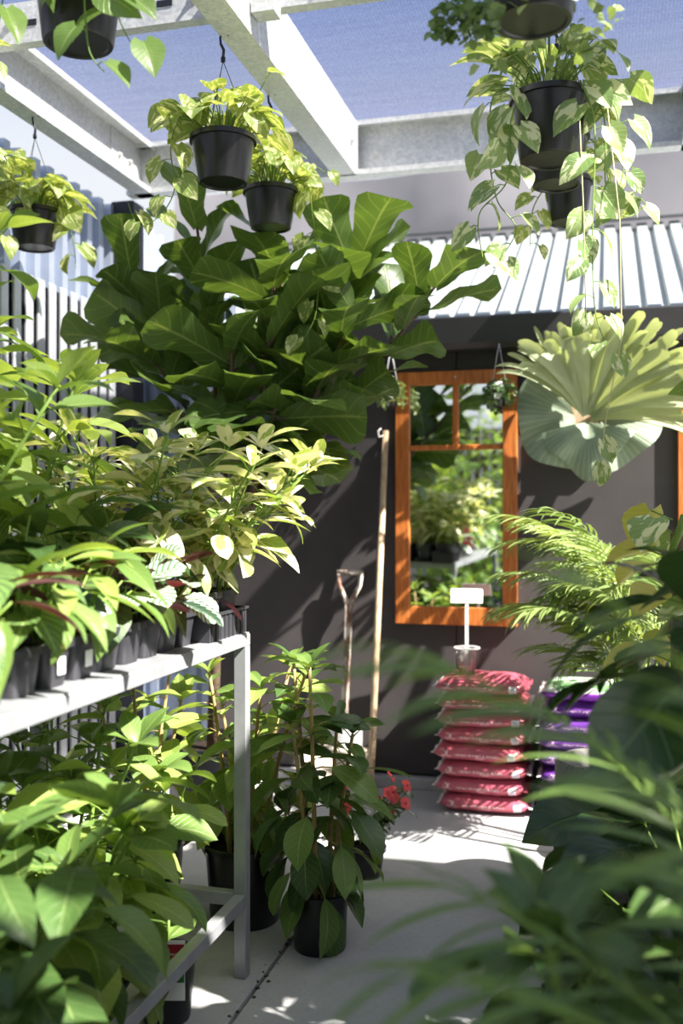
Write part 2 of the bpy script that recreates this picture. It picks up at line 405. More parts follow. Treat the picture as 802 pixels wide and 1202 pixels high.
def mesh_uv(name, v, f, uv, mat):
    me = bpy.data.meshes.new(name); me.from_pydata(v, [], f); l = me.uv_layers.new(name='UVMap')
    idx = [0]*len(me.loops); me.loops.foreach_get('vertex_index', idx)
    flat = []
    for i in idx: flat += uv[i]
    l.data.foreach_set('uv', flat); me.polygons.foreach_set('use_smooth', [True]*len(me.polygons)); me.materials.append(mat); return me
LC = {}
def leaf_mesh(shape, mat, rng, nvar=6):
    key = (shape, mat)
    if key not in LC:
        r = random.Random(hash(shape) % 1 + len(shape)*7 + len(LC)); L = []
        for _ in range(nvar):
            v, f, uv = [], [], []; leaf_grid(v, f, uv, shape, r); L.append(mesh_uv('leaf', v, f, uv, M[mat]))
        LC[key] = L
    return rng.choice(LC[key])
def frame(p, d, L, wsc=1.0, up=UP, roll=0.0):
    y = V(d).normalized(); x = y.cross(V(up))
    if x.length < 1e-4: x = V((1, 0, 0)) - y*y.x
    x.normalize(); z = x.cross(y)
    if roll:
        c, s = math.cos(roll), math.sin(roll); x, z = x*c + z*s, z*c - x*s
    return Matrix(((x.x*L*wsc, y.x*L, z.x*L, p[0]), (x.y*L*wsc, y.y*L, z.y*L, p[1]), (x.z*L*wsc, y.z*L, z.z*L, p[2]), (0, 0, 0, 1)))
NLEAF = [0]
def add_leaf(root, p, d, L, shape, mat, rng, up=UP, roll=None, wsc=None, name='leaf'):
    if roll is None: roll = rng.gauss(0, .28)
    o = bpy.data.objects.new(name, leaf_mesh(shape, mat, rng)); C.objects.link(o); o.parent = root
    o.matrix_local = frame(p, d, L, wsc or rng.uniform(.86, 1.14), up, roll); NLEAF[0] += 1
    return o
def sph(az, el): return V((math.cos(az)*math.cos(el), math.sin(az)*math.cos(el), math.sin(el)))

# ------------------------------------------------------------------ pots
POTC = {}
def pot_meshes(rb, rt, h, p=2.0, rim=.018, mat='pot', lip=.006):
    key = (rb, rt, h, p, mat)
    if key not in POTC:
        b = MB(); n = 28 if p < 3 else 32
        b.lathe([(rb*.82, .004), (rb*.86, 0), (rb*.97, 0), (rb, .004), (rt-.002, h-rim), (rt+lip, h-rim+.001), (rt+lip, h-.002), (rt+lip-.003, h), (rt-.004, h), (rt-.006, h-.01), (rt*.93, h*.8)], n, p)
        # floor of the pot
        k = len(b.v); b.lathe([(rb*.82, .004), (.001, .005)], n, p)
        me = b.mesh('pot', M[mat]);
        try: me.set_sharp_from_angle(angle=math.radians(38))
        except Exception: pass
        s = MB(); s.lathe([(rt*.955, h*.86), (rt*.6, h*.875), (.002, h*.885)], n, p)
        POTC[key] = (me, s.mesh('soil', M['soil']))
    return POTC[key]
def add_pot(root, rb, rt, h, p=2.0, mat='pot', rim=.018, z=0):
    a, b = pot_meshes(rb, rt, h, p, rim, mat)
    put('pot', a, root, (0, 0, z)); put('soil', b, root, (0, 0, z)); return z + h*.87

# ------------------------------------------------------------------ plant builders
def bush(name, label, cat, group, loc, pot, stems, h, lean, shapes, mat, L, nleaf, start=.3, e0=-.5, e1=.5, pet=.05, seed=1, stem_r=.006, stem_mat='stem', potmat='pot', bias=None, mats2=None):
    r = random.Random(seed); root = empty(name, loc); tag(root, label, cat, group)
    z0 = add_pot(root, *pot, mat=potmat) if pot else 0
    sb = MB()
    for s in range(stems):
        az = 2*math.pi*s/stems + r.uniform(-.4, .4); ln = lean * r.uniform(.5, 1.2); hh = h * r.uniform(.8, 1.06)
        b0 = V((math.cos(az), math.sin(az), 0)) * (pot[1]*.45 if pot else .05) * (1 if stems > 1 else 0) + V((0, 0, z0 - .02))
        bx = V(bias) if bias else V((0, 0, 0))
        def P(t): return b0 + V((math.cos(az)*ln*t**1.5, math.sin(az)*ln*t**1.5, (hh - z0)*t)) + bx*(t**1.6)
        sb.tube([P(i/6) for i in range(7)], [stem_r*(1-.45*i/6) for i in range(7)], 6)
        a0 = r.uniform(0, 6)
        for i in range(nleaf):
            t = start + (1-start)*((i+.5)/nleaf); p = P(t); a = a0 + i*2.39996 + r.gauss(0, .25)
            el = e0 + (e1-e0)*((t-start)/(1-start))**1.2 + r.gauss(0, .18)
            pl = pet*r.uniform(.6, 1.35)*(1.15-.5*t); d = sph(a, min(1.3, el + .45)); q = p + d*pl
            LL = r.uniform(*L)*(1.08 - .35*max(0, (t-.7)/.3))
            sb.tube([p, p + d*pl*.5 + UP*pl*.06, q], [.0025, .0021, .0018], 4, False)
            add_leaf(root, q, sph(a, el), LL, r.choice(shapes), mat if not mats2 or r.random() > .4 else mats2, r)
        # growing tip
        tip = P(1)
        for k in range(4):
            add_leaf(root, tip, sph(a0 + k*1.7, r.uniform(.5, 1.1)), r.uniform(*L)*.62, r.choice(shapes), mat if not mats2 or r.random() > .4 else mats2, r)
    sb.build('stem', M[stem_mat], root)
    return root

def rosette(name, label, cat, group, loc, pot, n, hgt, spread, shape, mats, L, seed, potmat='pot_dusty', e=(.1, -.55), stem='stem', azr=None):
    r = random.Random(seed); root = empty(name, loc); tag(root, label, cat, group)
    z0 = add_pot(root, *pot, mat=potmat) if pot else 0
    sb = MB()
    for i in range(n):
        a = i*2.39996 + r.uniform(-.3, .3) if azr is None else r.uniform(*azr); k = (i+.5)/n
        out = spread*(.25 + .75*k)*r.uniform(.75, 1.2); zz = hgt*(1.05 - .6*k)*r.uniform(.8, 1.15)
        p0 = V((math.cos(a)*.012, math.sin(a)*.012, z0)); q = V((math.cos(a)*out, math.sin(a)*out, z0 + zz))
        m = (p0+q)/2 + V((-math.cos(a)*out*.18, -math.sin(a)*out*.18, zz*.12))
        sb.tube([p0, m, q], [.0032, .0028, .0022], 5)
        el = e[0] + (e[1]-e[0])*k + r.gauss(0, .16)
        add_leaf(root, q, sph(a + r.gauss(0, .2), el), r.uniform(*L), shape, r.choice(mats), r)
    sb.build('stem', M[stem], root)
    return root

def hanger(root, top, rimz, rt, n=3, wire='wire', hook=True):
    """plastic hook with three wires down to the rim; top is the height it hangs from (local)"""
    hb = MB(); ht = .075
    if hook:
        pts = []
        for i in range(9):
            a = math.pi*(.1 + 1.0*i/8); pts.append(V((.014*math.cos(a) + .004, 0, top - .012 + .014*math.sin(a))))
        pts += [V((-.008, 0, top-.030)), V((.002, 0, top-.05)), V((.0, 0, top-ht))]
        hb.tube(pts, [.0025]*6 + [.004]*3 + [.0045, .005, .005], 6)
        hb.box((-.007, -.004, top-ht-.014), (.007, .004, top-ht+.004), .002)
        hb.build('hook', M['hook'], root)
    for k in range(n):
        a = 2*math.pi*k/n + .5; w = MB()
        w.tube([V((0, 0, top-ht-.01)), V((rt*math.cos(a), rt*math.sin(a), rimz-.006))], .0013, 5); w.build('hanger_wire', M[wire], root)

def vine(root, sb, pts, r, mat, L, step=.05, start=.03, thick=.0026, shape='heart', endscale=.7):
    """smooth trailing stem through the points with alternate leaves"""
    P = []
    pts = [V(p) for p in pts]
    for i in range(len(pts)-1):
        a = pts[max(i-1, 0)]; b = pts[i]; c = pts[i+1]; d = pts[min(i+2, len(pts)-1)]
        for k in range(8):
            t = k/8; P.append(.5*((2*b) + (c-a)*t + (2*a-5*b+4*c-d)*t*t + (3*b-a-3*c+d)*t**3))
    P.append(pts[-1]); sb.tube(P, [thick*(1-.5*i/len(P)) for i in range(len(P))], 5)
    tot = sum((P[i+1]-P[i]).length for i in range(len(P)-1)); acc = 0; nxt = start; side = 1
    for i in range(len(P)-1):
        sl = (P[i+1]-P[i]).length
        while acc + sl >= nxt:
            p = P[i] + (P[i+1]-P[i])*((nxt-acc)/max(sl, 1e-6)); t = (P[i+1]-P[i]).normalized()
            az = r.uniform(0, 6.28); sd = RGT*side*r.uniform(.6, 1) + FWD*r.uniform(-.9, .3)
            d = (sd + UP*r.uniform(-.2, .5) + t*.3).normalized(); q = p + d*r.uniform(.02, .04)
            sb.tube([p, (p+q)/2 + UP*.004, q], .0014, 4, False)
            ld = (d*.7 + V((0, 0, -1))*r.uniform(.35, 1.1)).normalized()
            add_leaf(root, q, ld, r.uniform(*L)*(1 - (1-endscale)*nxt/tot), shape, mat, r, up=(-FWD*.8 + UP*.7 + RGT*r.uniform(-.5, .5)))
            side = -side; nxt += step*r.uniform(.7, 1.4)
        acc += sl

def basket(label, loc, top, rt, rb, ph, mat, n, L, vines, seed, spread=.13, up=.12, group='hanging baskets of trailing plants', hook=True, wire='wire', vstep=.06, name='hanging_pot_plant'):
    """loc = bottom centre of the hanging pot (world), top = world height of the support"""
    r = random.Random(seed); root = empty(name, loc); tag(root, label, 'hanging plant', group)
    z0 = add_pot(root, rb, rt, ph); hanger(root, top - loc[2], ph, rt, 3, wire, hook)
    sb = MB()
    for i in range(n):
        a = i*2.39996 + r.uniform(-.4, .4); k = (i+.5)/n; out = rt*.3 + spread*k*r.uniform(.7, 1.2); zz = up*(1.1-.75*k)*r.uniform(.7, 1.2)
        p0 = V((math.cos(a)*rt*.35*k, math.sin(a)*rt*.35*k, z0)); q = V((math.cos(a)*out, math.sin(a)*out, ph + zz))
        sb.tube([p0, (p0+q)/2 + UP*.025, q], [.0028, .0022, .0018], 4, False)
        add_leaf(root, q, sph(a + r.gauss(0, .4), r.uniform(-.75, .55)), r.uniform(*L), 'heart', mat, r)
    for vi in vines:
        pts = [RGT*x + FWD*y + UP*z for (x, y, z) in vi]
        vine(root, sb, pts, r, mat, L, vstep)
    sb.build('stem', M['stem'], root)
    return root

def frond(root, p0, az, el, length, arch, nl, ll, lw_mat, r, separate=True, rr=.005, shape='strap', droopl=.3, tiltup=0.0, bare=.22, stem='stem'):
    pts = []; p = V(p0); n = 14; d = None
    for i in range(n+1):
        e = el - arch*(i/n)**1.3; d = sph(az, e); pts.append(p.copy()); p = p + d*(length/n)
    sb = MB(); sb.tube(pts, [rr*(1-.75*i/n) for i in range(n+1)], 5)
    fr = sb.build('frond', M[stem], root) if separate else None
    vv, ff, uu = [], [], []
    for i in range(nl):
        t = bare + (1-bare)*(i/(nl-1)); x = t*n; k = min(int(x), n-1); q = pts[k].lerp(pts[k+1], x-k)
        tan = (pts[k+1]-pts[k]).normalized(); side = tan.cross(UP)
        if side.length < 1e-3: side = V((math.sin(az), -math.cos(az), 0))
        side.normalize(); nrm = side.cross(tan)
        prof = math.sin(math.pi*(.18 + .72*(1-abs(t-.45)/.6 if abs(t-.45) < .6 else 0)*.7)); L_ = ll*max(.42, prof)*r.uniform(.88, 1.1)
        fwd = .55 + .75*t
        for s in (-1, 1):
            dd = (side*s + tan*fwd + nrm*(.18+tiltup) - UP*droopl*r.uniform(.5, 1.3)).normalized()
            if separate:
                add_leaf(fr, q, dd, L_, shape, lw_mat, r, up=nrm, name='leaflet')
            else:
                b = len(vv); tv, tf, tu = [], [], []; leaf_grid(tv, tf, tu, shape, r); Mx = frame(q, dd, L_, 1, nrm, r.gauss(0, .2))
                vv += [tuple(Mx @ V(c)) for c in tv]; uu += tu; ff += [tuple(c+b for c in f) for f in tf]
    if not separate:
        b = len(vv); vv += [tuple(c) for c in sb.v]; uu += [(.5, .5)]*len(sb.v); ff += [tuple(c+b for c in f) for f in sb.f]
        fr = put('frond', mesh_uv('frond', vv, ff, uu, M[lw_mat]), root)
    return fr

# ================================================================== THE SETTING
# ---- floor: concrete slabs with open joints over dirt
fl = MB(); fl.box((-4, -2.5, -.12), (5, 6, -.03)); floor = fl.build('floor', M['joint'], None, False); tag(floor, 'concrete slab paving with dirt-filled joints', None, None, 'structure')
def slab(x0, x1, y0, y1):
    b = MB(); b.box((x0+.006, y0+.006, -.05), (x1-.006, y1-.006, 0), .004); b.build('slab', M['concrete'], floor, False)
xs = [-3.6, -2.3, -.93, 1.1, 3.2, 4.6]; ys = [-2.4, -.2, 1.85, 3.88, 4.62]
for i in range(len(xs)-1):
    for j in range(len(ys)-1): slab(xs[i], xs[i+1], ys[j], ys[j+1])
pb = MB(); rg = random.Random(4)
for k in range(60):
    y = rg.uniform(1.9, 3.4); x = -.93 + rg.gauss(0, .012); s = rg.uniform(.003, .008)
    pb.lathe([(s*.5, 0), (s, s*.5), (s*.6, s)], 6, 2, (x, y, -.004), True)
o = pb.build('gravel', M['joint'], floor); o['kind'] = 'stuff'
for k, (px, py) in enumerate([(604, 1153)]):
    d = ray(px, py); p = CAM + d*(1.3/-d.z); b = MB(); s = .006
    b.lathe([(s*.6, 0), (s, .003), (s*.9, .006), (s*.3, .009)], 7, 2, (0, 0, 0), True)
    cl = b.build('soil_crumb', M['soil']); cl.location = (p.x, p.y, 0); tag(cl, 'tiny dark crumb of soil lying on the concrete path', 'soil crumb')

# ---- back wall: charcoal panels on a kerb
WY = 4.62
wb = MB(); wb.box((-1.9, WY+.02, 0), (2.6, WY+.12, 2.08)); wall = wb.build('wall_back', M['gutter'], None, False); tag(wall, 'charcoal clad shed wall behind the mirror', None, None, 'structure')
for x0, x1 in ((-1.9, -.68), (-.68, .54), (.54, 1.76), (1.76, 2.6)):
    b = MB(); b.box((x0+.003, WY, .07), (x1-.003, WY+.03, 2.08), .002); b.build('panel', M['wall'], wall, False)
b = MB(); b.box((-1.9, WY-.035, 0), (2.6, WY+.03, .055), .006); o = b.build('baseboard_back', M['concrete'], None, False); tag(o, 'low concrete kerb along the foot of the charcoal wall', None, None, 'structure')

# ---- left fence: ribbed steel sheets, and the return behind the fig tree
def rib_profile(n, pitch, depth):
    p = []
    for i in range(n):
        x = i*pitch; p += [(x, 0), (x+pitch*.42, 0), (x+pitch*.52, depth), (x+pitch*.9, depth)]
    p.append((n*pitch, 0)); return p
FX = -2.35
WL0 = -2.7
wl_ = empty('wall_left', (FX, WL0, 0)); tag(wl_, 'ribbed pale blue steel fence along the left side', None, None, 'structure')
prof = rib_profile(7, .109, .045)
me = MB(); me.extrude(prof, (0, 0, 0), (0, 0, 2.78), (0, 1, 0), (1, 0, 0)); shm = me.mesh('sheet', M['fence'], False)
k = 0
while WL0 + k*.763 < 4.5:
    put('sheet', shm, wl_, (0, k*.763, 0)); k += 1
for z in (.5, 1.5, 2.5):
    b = MB(); b.box((-.05, 0, z), (-.006, 7.4, z+.06)); b.build('rail', M['galv'], wl_, False)
for z, h_ in ((.0, 2.27),):
    b = MB(); b.box((.052, 0, .02), (.056, 7.12, 2.25)); b.build('gap_darkness_sheet', M['fence_post'], wl_, False)  # dark sheet put in for the darkness between the slats
    b = MB(); b.box((.06, -.026, .02), (.075, .026, 2.27), .004); slm = b.mesh('slat', M['slat'], False)
    k = 0
    while k*.088 < 7.05: put('slat', slm, wl_, (0, .05 + k*.088, 0)); k += 1
    for z in (.4, 1.9):
        b = MB(); b.box((.045, 0, z), (.061, 7.1, z+.04)); b.build('slat_rail', M['fence_post'], wl_, False)
wr = empty('wall_left.001', (FX, 4.78, 0)); tag(wr, 'ribbed steel fence return behind the fig tree', None, None, 'structure')
me = MB(); me.extrude(rib_profile(5, .109, .045), (0, 0, 0), (0, 0, 2.4), (1, 0, 0), (0, -1, 0)); put('sheet', me.mesh('sheet', M['fence'], False), wr, (0, 0, 0))
b = MB(); b.box((-2.32, 4.36, 0), (-2.2, 4.48, 2.8), .006); o = b.build('fence_post', M['fence_post'], None, False); tag(o, 'dark navy steel post in the fence corner', None, None, 'structure')

# ---- timber fence behind the camera, seen in the mirror
wf = empty('wall_front', (-2.35, -2.7, 0)); tag(wf, 'dark timber paling fence opposite the charcoal wall', None, None, 'structure')
b = MB(); b.box((-.045, -.01, .03), (.045, .01, 2.3), .003); pm_ = b.mesh('paling', M['paling'], False)
for k in range(62): put('paling', pm_, wf, (.05 + k*.1, .006*math.sin(k*1.9), 0))
for z in (.4, 1.9):
    b = MB(); b.box((0, -.06, z), (6.2, -.017, z+.08)); b.build('rail', M['paling'], wf, False)

# ---- shed roof and gutter
EY, EZ = 4.55, 2.15; RD, SL = 1.84, math.tan(math.radians(26))
rf = empty('roof', (0, 0, 0)); tag(rf, 'pale ribbed steel shed roof above the charcoal wall', None, None, 'structure')
axn = V((0, -SL, 1)).normalized()
rp = []
for i in range(8): rp += [(i*.095, .03), (i*.095+.058, .03), (i*.095+.064, 0), (i*.095+.089, 0)]
rp.append((8*.095, .03))
me = MB(); me.extrude(rp, (0, EY, EZ), (0, EY+RD, EZ+RD*SL), (1, 0, 0), axn); rsm = me.mesh('sheet', M['roof'], False)
for k in range(7): put('sheet', rsm, rf, (-2.2 + k*.76, 0, 0))
b = MB(); b.extrude([(0, 0), (.14, -.05)], (-2.2, EY+RD-.12, EZ+RD*SL-.02), (3.1, EY+RD-.12, EZ+RD*SL-.02), (0, 1, SL), (0, 0, 1)); b.v = [p + V((0, 0, .055)) for p in b.v]
b.build('ridge_cap', M['roof'], rf, False)
b = MB(); b.extrude([(.0, .075), (0, -.055), (.02, -.075), (.09, -.075), (.115, -.05), (.125, .06), (.118, .068), (.11, .06), (.1, -.05), (.088, -.066), (.022, -.066), (.008, -.05), (.008, .075)], (-1.95, WY-.02, EZ-.035), (3.0, WY-.02, EZ-.035), (0, -1.05, 0), (0, 0, 1), True)
g = b.build('gutter', M['gutter'], None, False); tag(g, 'dark eave gutter under the pale ribbed roof', None, None, 'structure')
b = MB(); b.box((-1.9, 4.5, EZ-.1), (2.6, WY+.02, EZ-.085)); b.build('soffit', M['gutter'], g, False)

# ---- roof frame of galvanised channels
def channel(name, p0, p1, side, w, z0, z1, label, lip=.02, th=.004, flip=1):
    """C channel from p0 to p1; 'side' is the horizontal unit vector towards its open face"""
    b = MB(); s = V(side); h = z1 - z0
    prof = [(w, lip), (w, 0), (0, 0), (0, h), (w, h), (w, h-lip), (w-th, h-lip), (w-th, h-th), (th, h-th), (th, th), (w-th, th), (w-th, lip)]
    b.extrude(prof, V((p0[0], p0[1], z0)), V((p1[0], p1[1], z0)), s, UP, True)
    # end caps
    o = b.build(name, M['galv'], None, False); tag(o, label, None, None, 'structure'); return o
bl = channel('roof_beam', (-2.16, -1.5), (-2.16, 4.36), (1, 0, 0), .085, 2.8, 3.04, 'galvanised channel beam over the steel fence', .025)
bmid = channel('roof_beam', (-1.08, -1.5), (-1.08, 4.3), (-1, 0, 0), .10, 2.8, 3.04, 'galvanised channel beam carrying the paired hanging pots')
bc = channel('roof_beam', (-2.2, 4.36), (3.2, 4.36), (0, -1, 0), .07, 2.8, 3.04, 'galvanised cross beam in front of the shed roof', .022)
bn = channel('roof_beam', (-2.08, 3.0), (.29, 3.0), (0, 1, 0), .045, 2.9, 3.04, 'slotted galvanised cross strut between the beams', .012)
br_ = channel('roof_beam', (.38, -1.5), (.38, 4.36), (-1, 0, 0), .085, 2.8, 3.04, 'galvanised channel beam at the open side of the roof', .025)
def bolt(parent, c, ax, r=.011):
    b = MB(); ax = V(ax); c = V(c)
    b.tube([c, c+ax*.003], r*1.7, 12); b.tube([c+ax*.003, c+ax*.011], r, 6); b.tube([c+ax*.011, c+ax*.02], r*.55, 8)
    b.build('bolt', M['galv'], parent, False)
for y, z in ((4.12, 2.93), (4.22, 2.93)): bolt(bl, (-2.155, y, z), (1, 0, 0), .014)
b = MB(); b.box((-2.155, 4.05, 2.81), (-2.15, 4.3, 3.03)); b.build('bracket', M['galv'], bl, False)
for x in (-1.98, -1.72, -1.3, -.85, -.5, -.1): bolt(bn, (x, 2.999, 2.965), (0, -1, 0), .01)
for x in (-1.9, -1.62, -1.4, -.72, -.4, -.2):
    b = MB(); b.box((x-.028, 2.996, 2.955), (x+.028, 2.9995, 2.976), .001); b.build('slot', M['wire'], bn, False)
b = MB(); b.box((-1.075, 2.93, 2.86), (-1.0, 2.998, 2.9)); b.build('bracket', M['galv'], bmid, False)
bolt(bmid, (-1.08, 2.9, 2.93), (1, 0, 0), .012); bolt(bmid, (-1.08, 4.2, 2.92), (1, 0, 0), .012)
b = MB(); b.box((-1.2, 4.283, 2.8), (-1.07, 4.289, 3.03)); b.build('bracket', M['galv'], bc, False)
for x in (-2.0, -1.0, .6): bolt(bc, (x, 4.355, 2.92), (0, -1, 0), .014)

# ---- shade cloth
ce = empty('ceiling', (0, 0, 3.05)); tag(ce, 'blue shade cloth stretched over the galvanised roof frame', None, None, 'structure')
def cloth_sheet(x0, x1, y0, y1, z0, z1, mat, sag, nx=16, ny=18):
    b = MB()
    for j in range(ny+1):
        for i in range(nx+1):
            u, v = i/nx, j/ny; x = x0+(x1-x0)*u; y = y0+(y1-y0)*v
            b.v.append(V((x, y, z0+(z1-z0)*v - 0*sag*math.sin(math.pi*u)*math.sin(math.pi*v) + sag*.3*mnoise.noise(V((x*1.6, y*1.6, 0))))))
    for j in range(ny):
        for i in range(nx):
            a = j*(nx+1)+i; b.f.append((a, a+1, a+nx+2, a+nx+1))
    o = b.build('shade_cloth', M[mat], ce); return o
cloth_sheet(-2.16, .36, -1.5, 4.38, .02, .02, 'cloth', .03)
b = MB()
for j in range(7):
    for i in range(31): b.v.append(V((-3 + .25*i, 6.6 + .03*math.sin(i*1.3) + .02*math.sin(i*.7+j), -.6 + 1.12*j/6)))
for j in range(6):
    for i in range(30): a = j*31+i; b.f.append((a, a+1, a+32, a+31))
o = b.build('shade_cloth_screen', M['cloth_grey'], ce); o['label'] = 'grey shade cloth screen standing beyond the shed roof'
for x in (-2.9, -.6, 1.7, 4.0):
    b = MB(); b.box((x, 6.64, -3.05), (x+.06, 6.7, .5)); b.build('screen_post', M['galv'], ce, False)
# ---- solid roof added out of frame on the open side to shade the path
aw = empty('added_awning', (0, 0, 0)); tag(aw, 'solid ribbed steel roof added out of view to shade the path', None, None, 'structure')
me = MB(); me.extrude(rib_profile(8, .095, .026), (0, 0, 0), (3.2, 0, .25), (0, 1, 0), (0, 0, 1)); am = me.mesh('sheet', M['roof'], False)
me = MB(); me.extrude(rib_profile(4, .095, .026), (0, 0, 0), (3.2, 0, .25), (0, 1, 0), (0, 0, 1)); ahm = me.mesh('sheet', M['roof'], False)
for y, m_ in ((2.12, am), (1.74, ahm), (.90, am), (.06, am), (-.70, am), (-1.46, am)): put('sheet', m_, aw, (1.24, y - .27, 3.05))  # gaps left between some sheets to drop sun streaks on the path
# wire carrying the right-hand pots
wb_ = MB(); wb_.tube([(-.15, -1.5, 2.815), (-.15, 2.96, 2.8), (-.15, 4.33, 2.81)], .002, 5); w = wb_.build('support_wire', M['galv']); tag(w, 'taut steel wire carrying the row of hanging pots', None, None, 'structure')

# ================================================================== MIRRORS
def mirror(loc, w, h, label, bar=.355, mull=True):
    root = empty('mirror', loc); tag(root, label, 'mirror', 'timber window mirrors on the charcoal wall'); f = .066; t = .035
    for nm, lo, hi in (('frame_stile', (-w/2, -t, 0), (-w/2+f, 0, h)), ('frame_stile', (w/2-f, -t, 0), (w/2, 0, h)),
                       ('frame_rail', (-w/2+f, -t+.001, h-f*.95), (w/2-f, 0, h)), ('frame_rail', (-w/2+f, -t+.001, 0), (w/2-f, 0, f*1.25))):
        b = MB(); b.box(lo, hi, .003); b.build(nm, M['frame'], root, False)
    zb = h - bar
    b = MB(); b.box((-w/2+f, -t+.006, zb-.012), (w/2-f, -.004, zb+.012), .003); b.build('glazing_bar', M['frame'], root, False)
    b = MB(); b.box((-.014, -t+.007, zb+.012), (.014, -.004, h-f*.95), .003); b.build('glazing_bar', M['frame'], root, False)
    for lo, hi in (((-w/2+f, f*1.25), (w/2-f, zb-.012)), ((-w/2+f, zb+.012), (-.014, h-f*.95)), ((.014, zb+.012), (w/2-f, h-f*.95))):
        b = MB(); b.box((lo[0], -.016, lo[1]), (hi[0], -.010, hi[1])); b.build('pane', M['mirror'], root, False)
    b = MB(); b.tube([(0, -t-.002, h-.03), (0, -t, h-.03)], .005, 8); b.build('screw', M['galv'], root)
    return root
pl, pr = atY(466, 600, WY), atY(608, 600, WY); zt, zb_ = atY(537, 436, WY).z, atY(537, 733, WY).z
mirror(((pl.x+pr.x)/2, WY-.002, zb_), pr.x-pl.x, zt-zb_, 'orange timber window-frame mirror between spade and antler fern')
p2 = atY(790, 455, WY); mirror((p2.x+.3, WY-.002, p2.z-1.17), .56, 1.17, 'timber window-frame mirror beyond the antler fern behind foliage')

# ================================================================== BENCH
BX, BY0, BY1, BZ = -.97, .1, 2.64, .962
bench = empty('metal_bench', (BX-.34, (BY0+BY1)/2, 0)); tag(bench, 'galvanised steel plant bench with sheet top and square legs', 'bench')
off = bench.location
def bpart(name, lo, hi, ch=.002):
    b = MB(); b.box(V(lo)-off, V(hi)-off, ch); return b.build(name, M['bench_steel'], bench, False)
T = .036; BW = .68
bpart('tabletop', (BX-BW+.002, BY0+.002, BZ-.003), (BX-.003, BY1-.002, BZ+.001), 0)
for x in (BX-T, BX-BW): bpart('top_rail', (x, BY0, BZ-T), (x+T, BY1, BZ-.003))
for y in (BY0, BY1-T, (BY0+BY1)/2): bpart('cross_rail', (BX-BW+T, y, BZ-T), (BX-T, y+T, BZ-.003))
for y in (BY0, BY1-T-.001):
    for x in (BX-T, BX-BW): bpart('leg', (x, y, 0), (x+T, y+T, BZ-T))
for x in (BX-T, BX-BW): bpart('lower_rail', (x+.002, BY0+T, .20), (x+T-.002, BY1-T, .236))
for y in (BY0, BY1-T): bpart('lower_cross_rail', (BX-BW+T, y+.002, .20), (BX-T, y+T-.002, .236))

# ---- front row of small square pots on the bench
P10 = (.036, .047, .092, 6.0)
SQ = 'small square pots along the bench edge'
row = [1.50, 1.605, 1.71, 1.815, 1.92, 2.025, 2.125, 2.222, 2.32]
for i, y in enumerate(row):
    if i in (0, 1):
        rosette('potted_calathea', ['small square pot of maroon lance leaves, first of the bench edge row', 'small square pot of maroon lance leaves beside a stickered pot'][i], 'potted plant', SQ, (BX-.09, y, BZ+.001), P10, 12, .15, .11, 'lance', ['lf_maroon', 'lf_maroon', 'lf_mid'], (.13, .18), 40+i, e=(.5, -.45))
    elif i < 5:
        rosette('potted_calathea', ['stickered small square pot of striped lance leaves beside the maroon-leaved pots', 'stickered small square pot of striped lance leaves beside an unstickered one', 'unstickered small square pot of striped lance leaves beside the silver-ringed pots'][i-2], 'potted plant', SQ, (BX-.09, y, BZ+.001), P10, 12, .17, .10, 'lance', ['lf_lancecal', 'lf_mid', 'lf_lime'], (.12, .17), 40+i, e=(.6, -.5))
    else:
        rosette('potted_calathea', ['small square pot of silver-ringed round leaves beside a striped lance-leaf pot', 'small square pot of silver-ringed round leaves, second from the striped lance-leaf pot', 'small square pot of silver-ringed round leaves, second from the carry tray', 'small square pot of silver-ringed round leaves touching the carry tray'][i-5], 'potted plant', SQ, (BX-.09, y, BZ+.001), P10, 9, .11, .085, 'round', ['lf_medal', 'lf_medal', 'lf_stripe'], (.085, .125), 40+i, e=(.9, -.25))
    # white sticker on some pots
    if i in (2, 3):
        rt_ = [o for o in C.objects if o.name.startswith('potted_calathea') and o.parent is None][-1]
        b = MB(); b.box((.0445, -.012, .025), (.0465, .014, .058)); s = b.build('price_sticker', M['white'], rt_, False)
# second row: darker foliage behind
for i, y in enumerate([1.42, 1.62, 1.84, 2.04, 2.22]):
    rosette('potted_calathea', ['second-row bench pot of deep green leaves behind the first maroon-leaved pot', 'second-row bench pot of deep green leaves behind the other maroon-leaved pot', 'second-row bench pot of deep green leaves behind the stickered pots', 'second-row bench pot of deep green leaves behind the first silver-ringed pot', 'second-row bench pot of deep green leaves beside the cream-variegated plants'][i], 'potted plant', 'second row of bench pots', (BX-.235, y, BZ+.001), (.05, .062, .11, 6.0), 15, .2, .16,
            'ellip' if i % 2 else 'lance', ['lf_deep', 'lf_lancecal', 'lf_dark'], (.15, .22), 60+i, e=(.7, -.6))
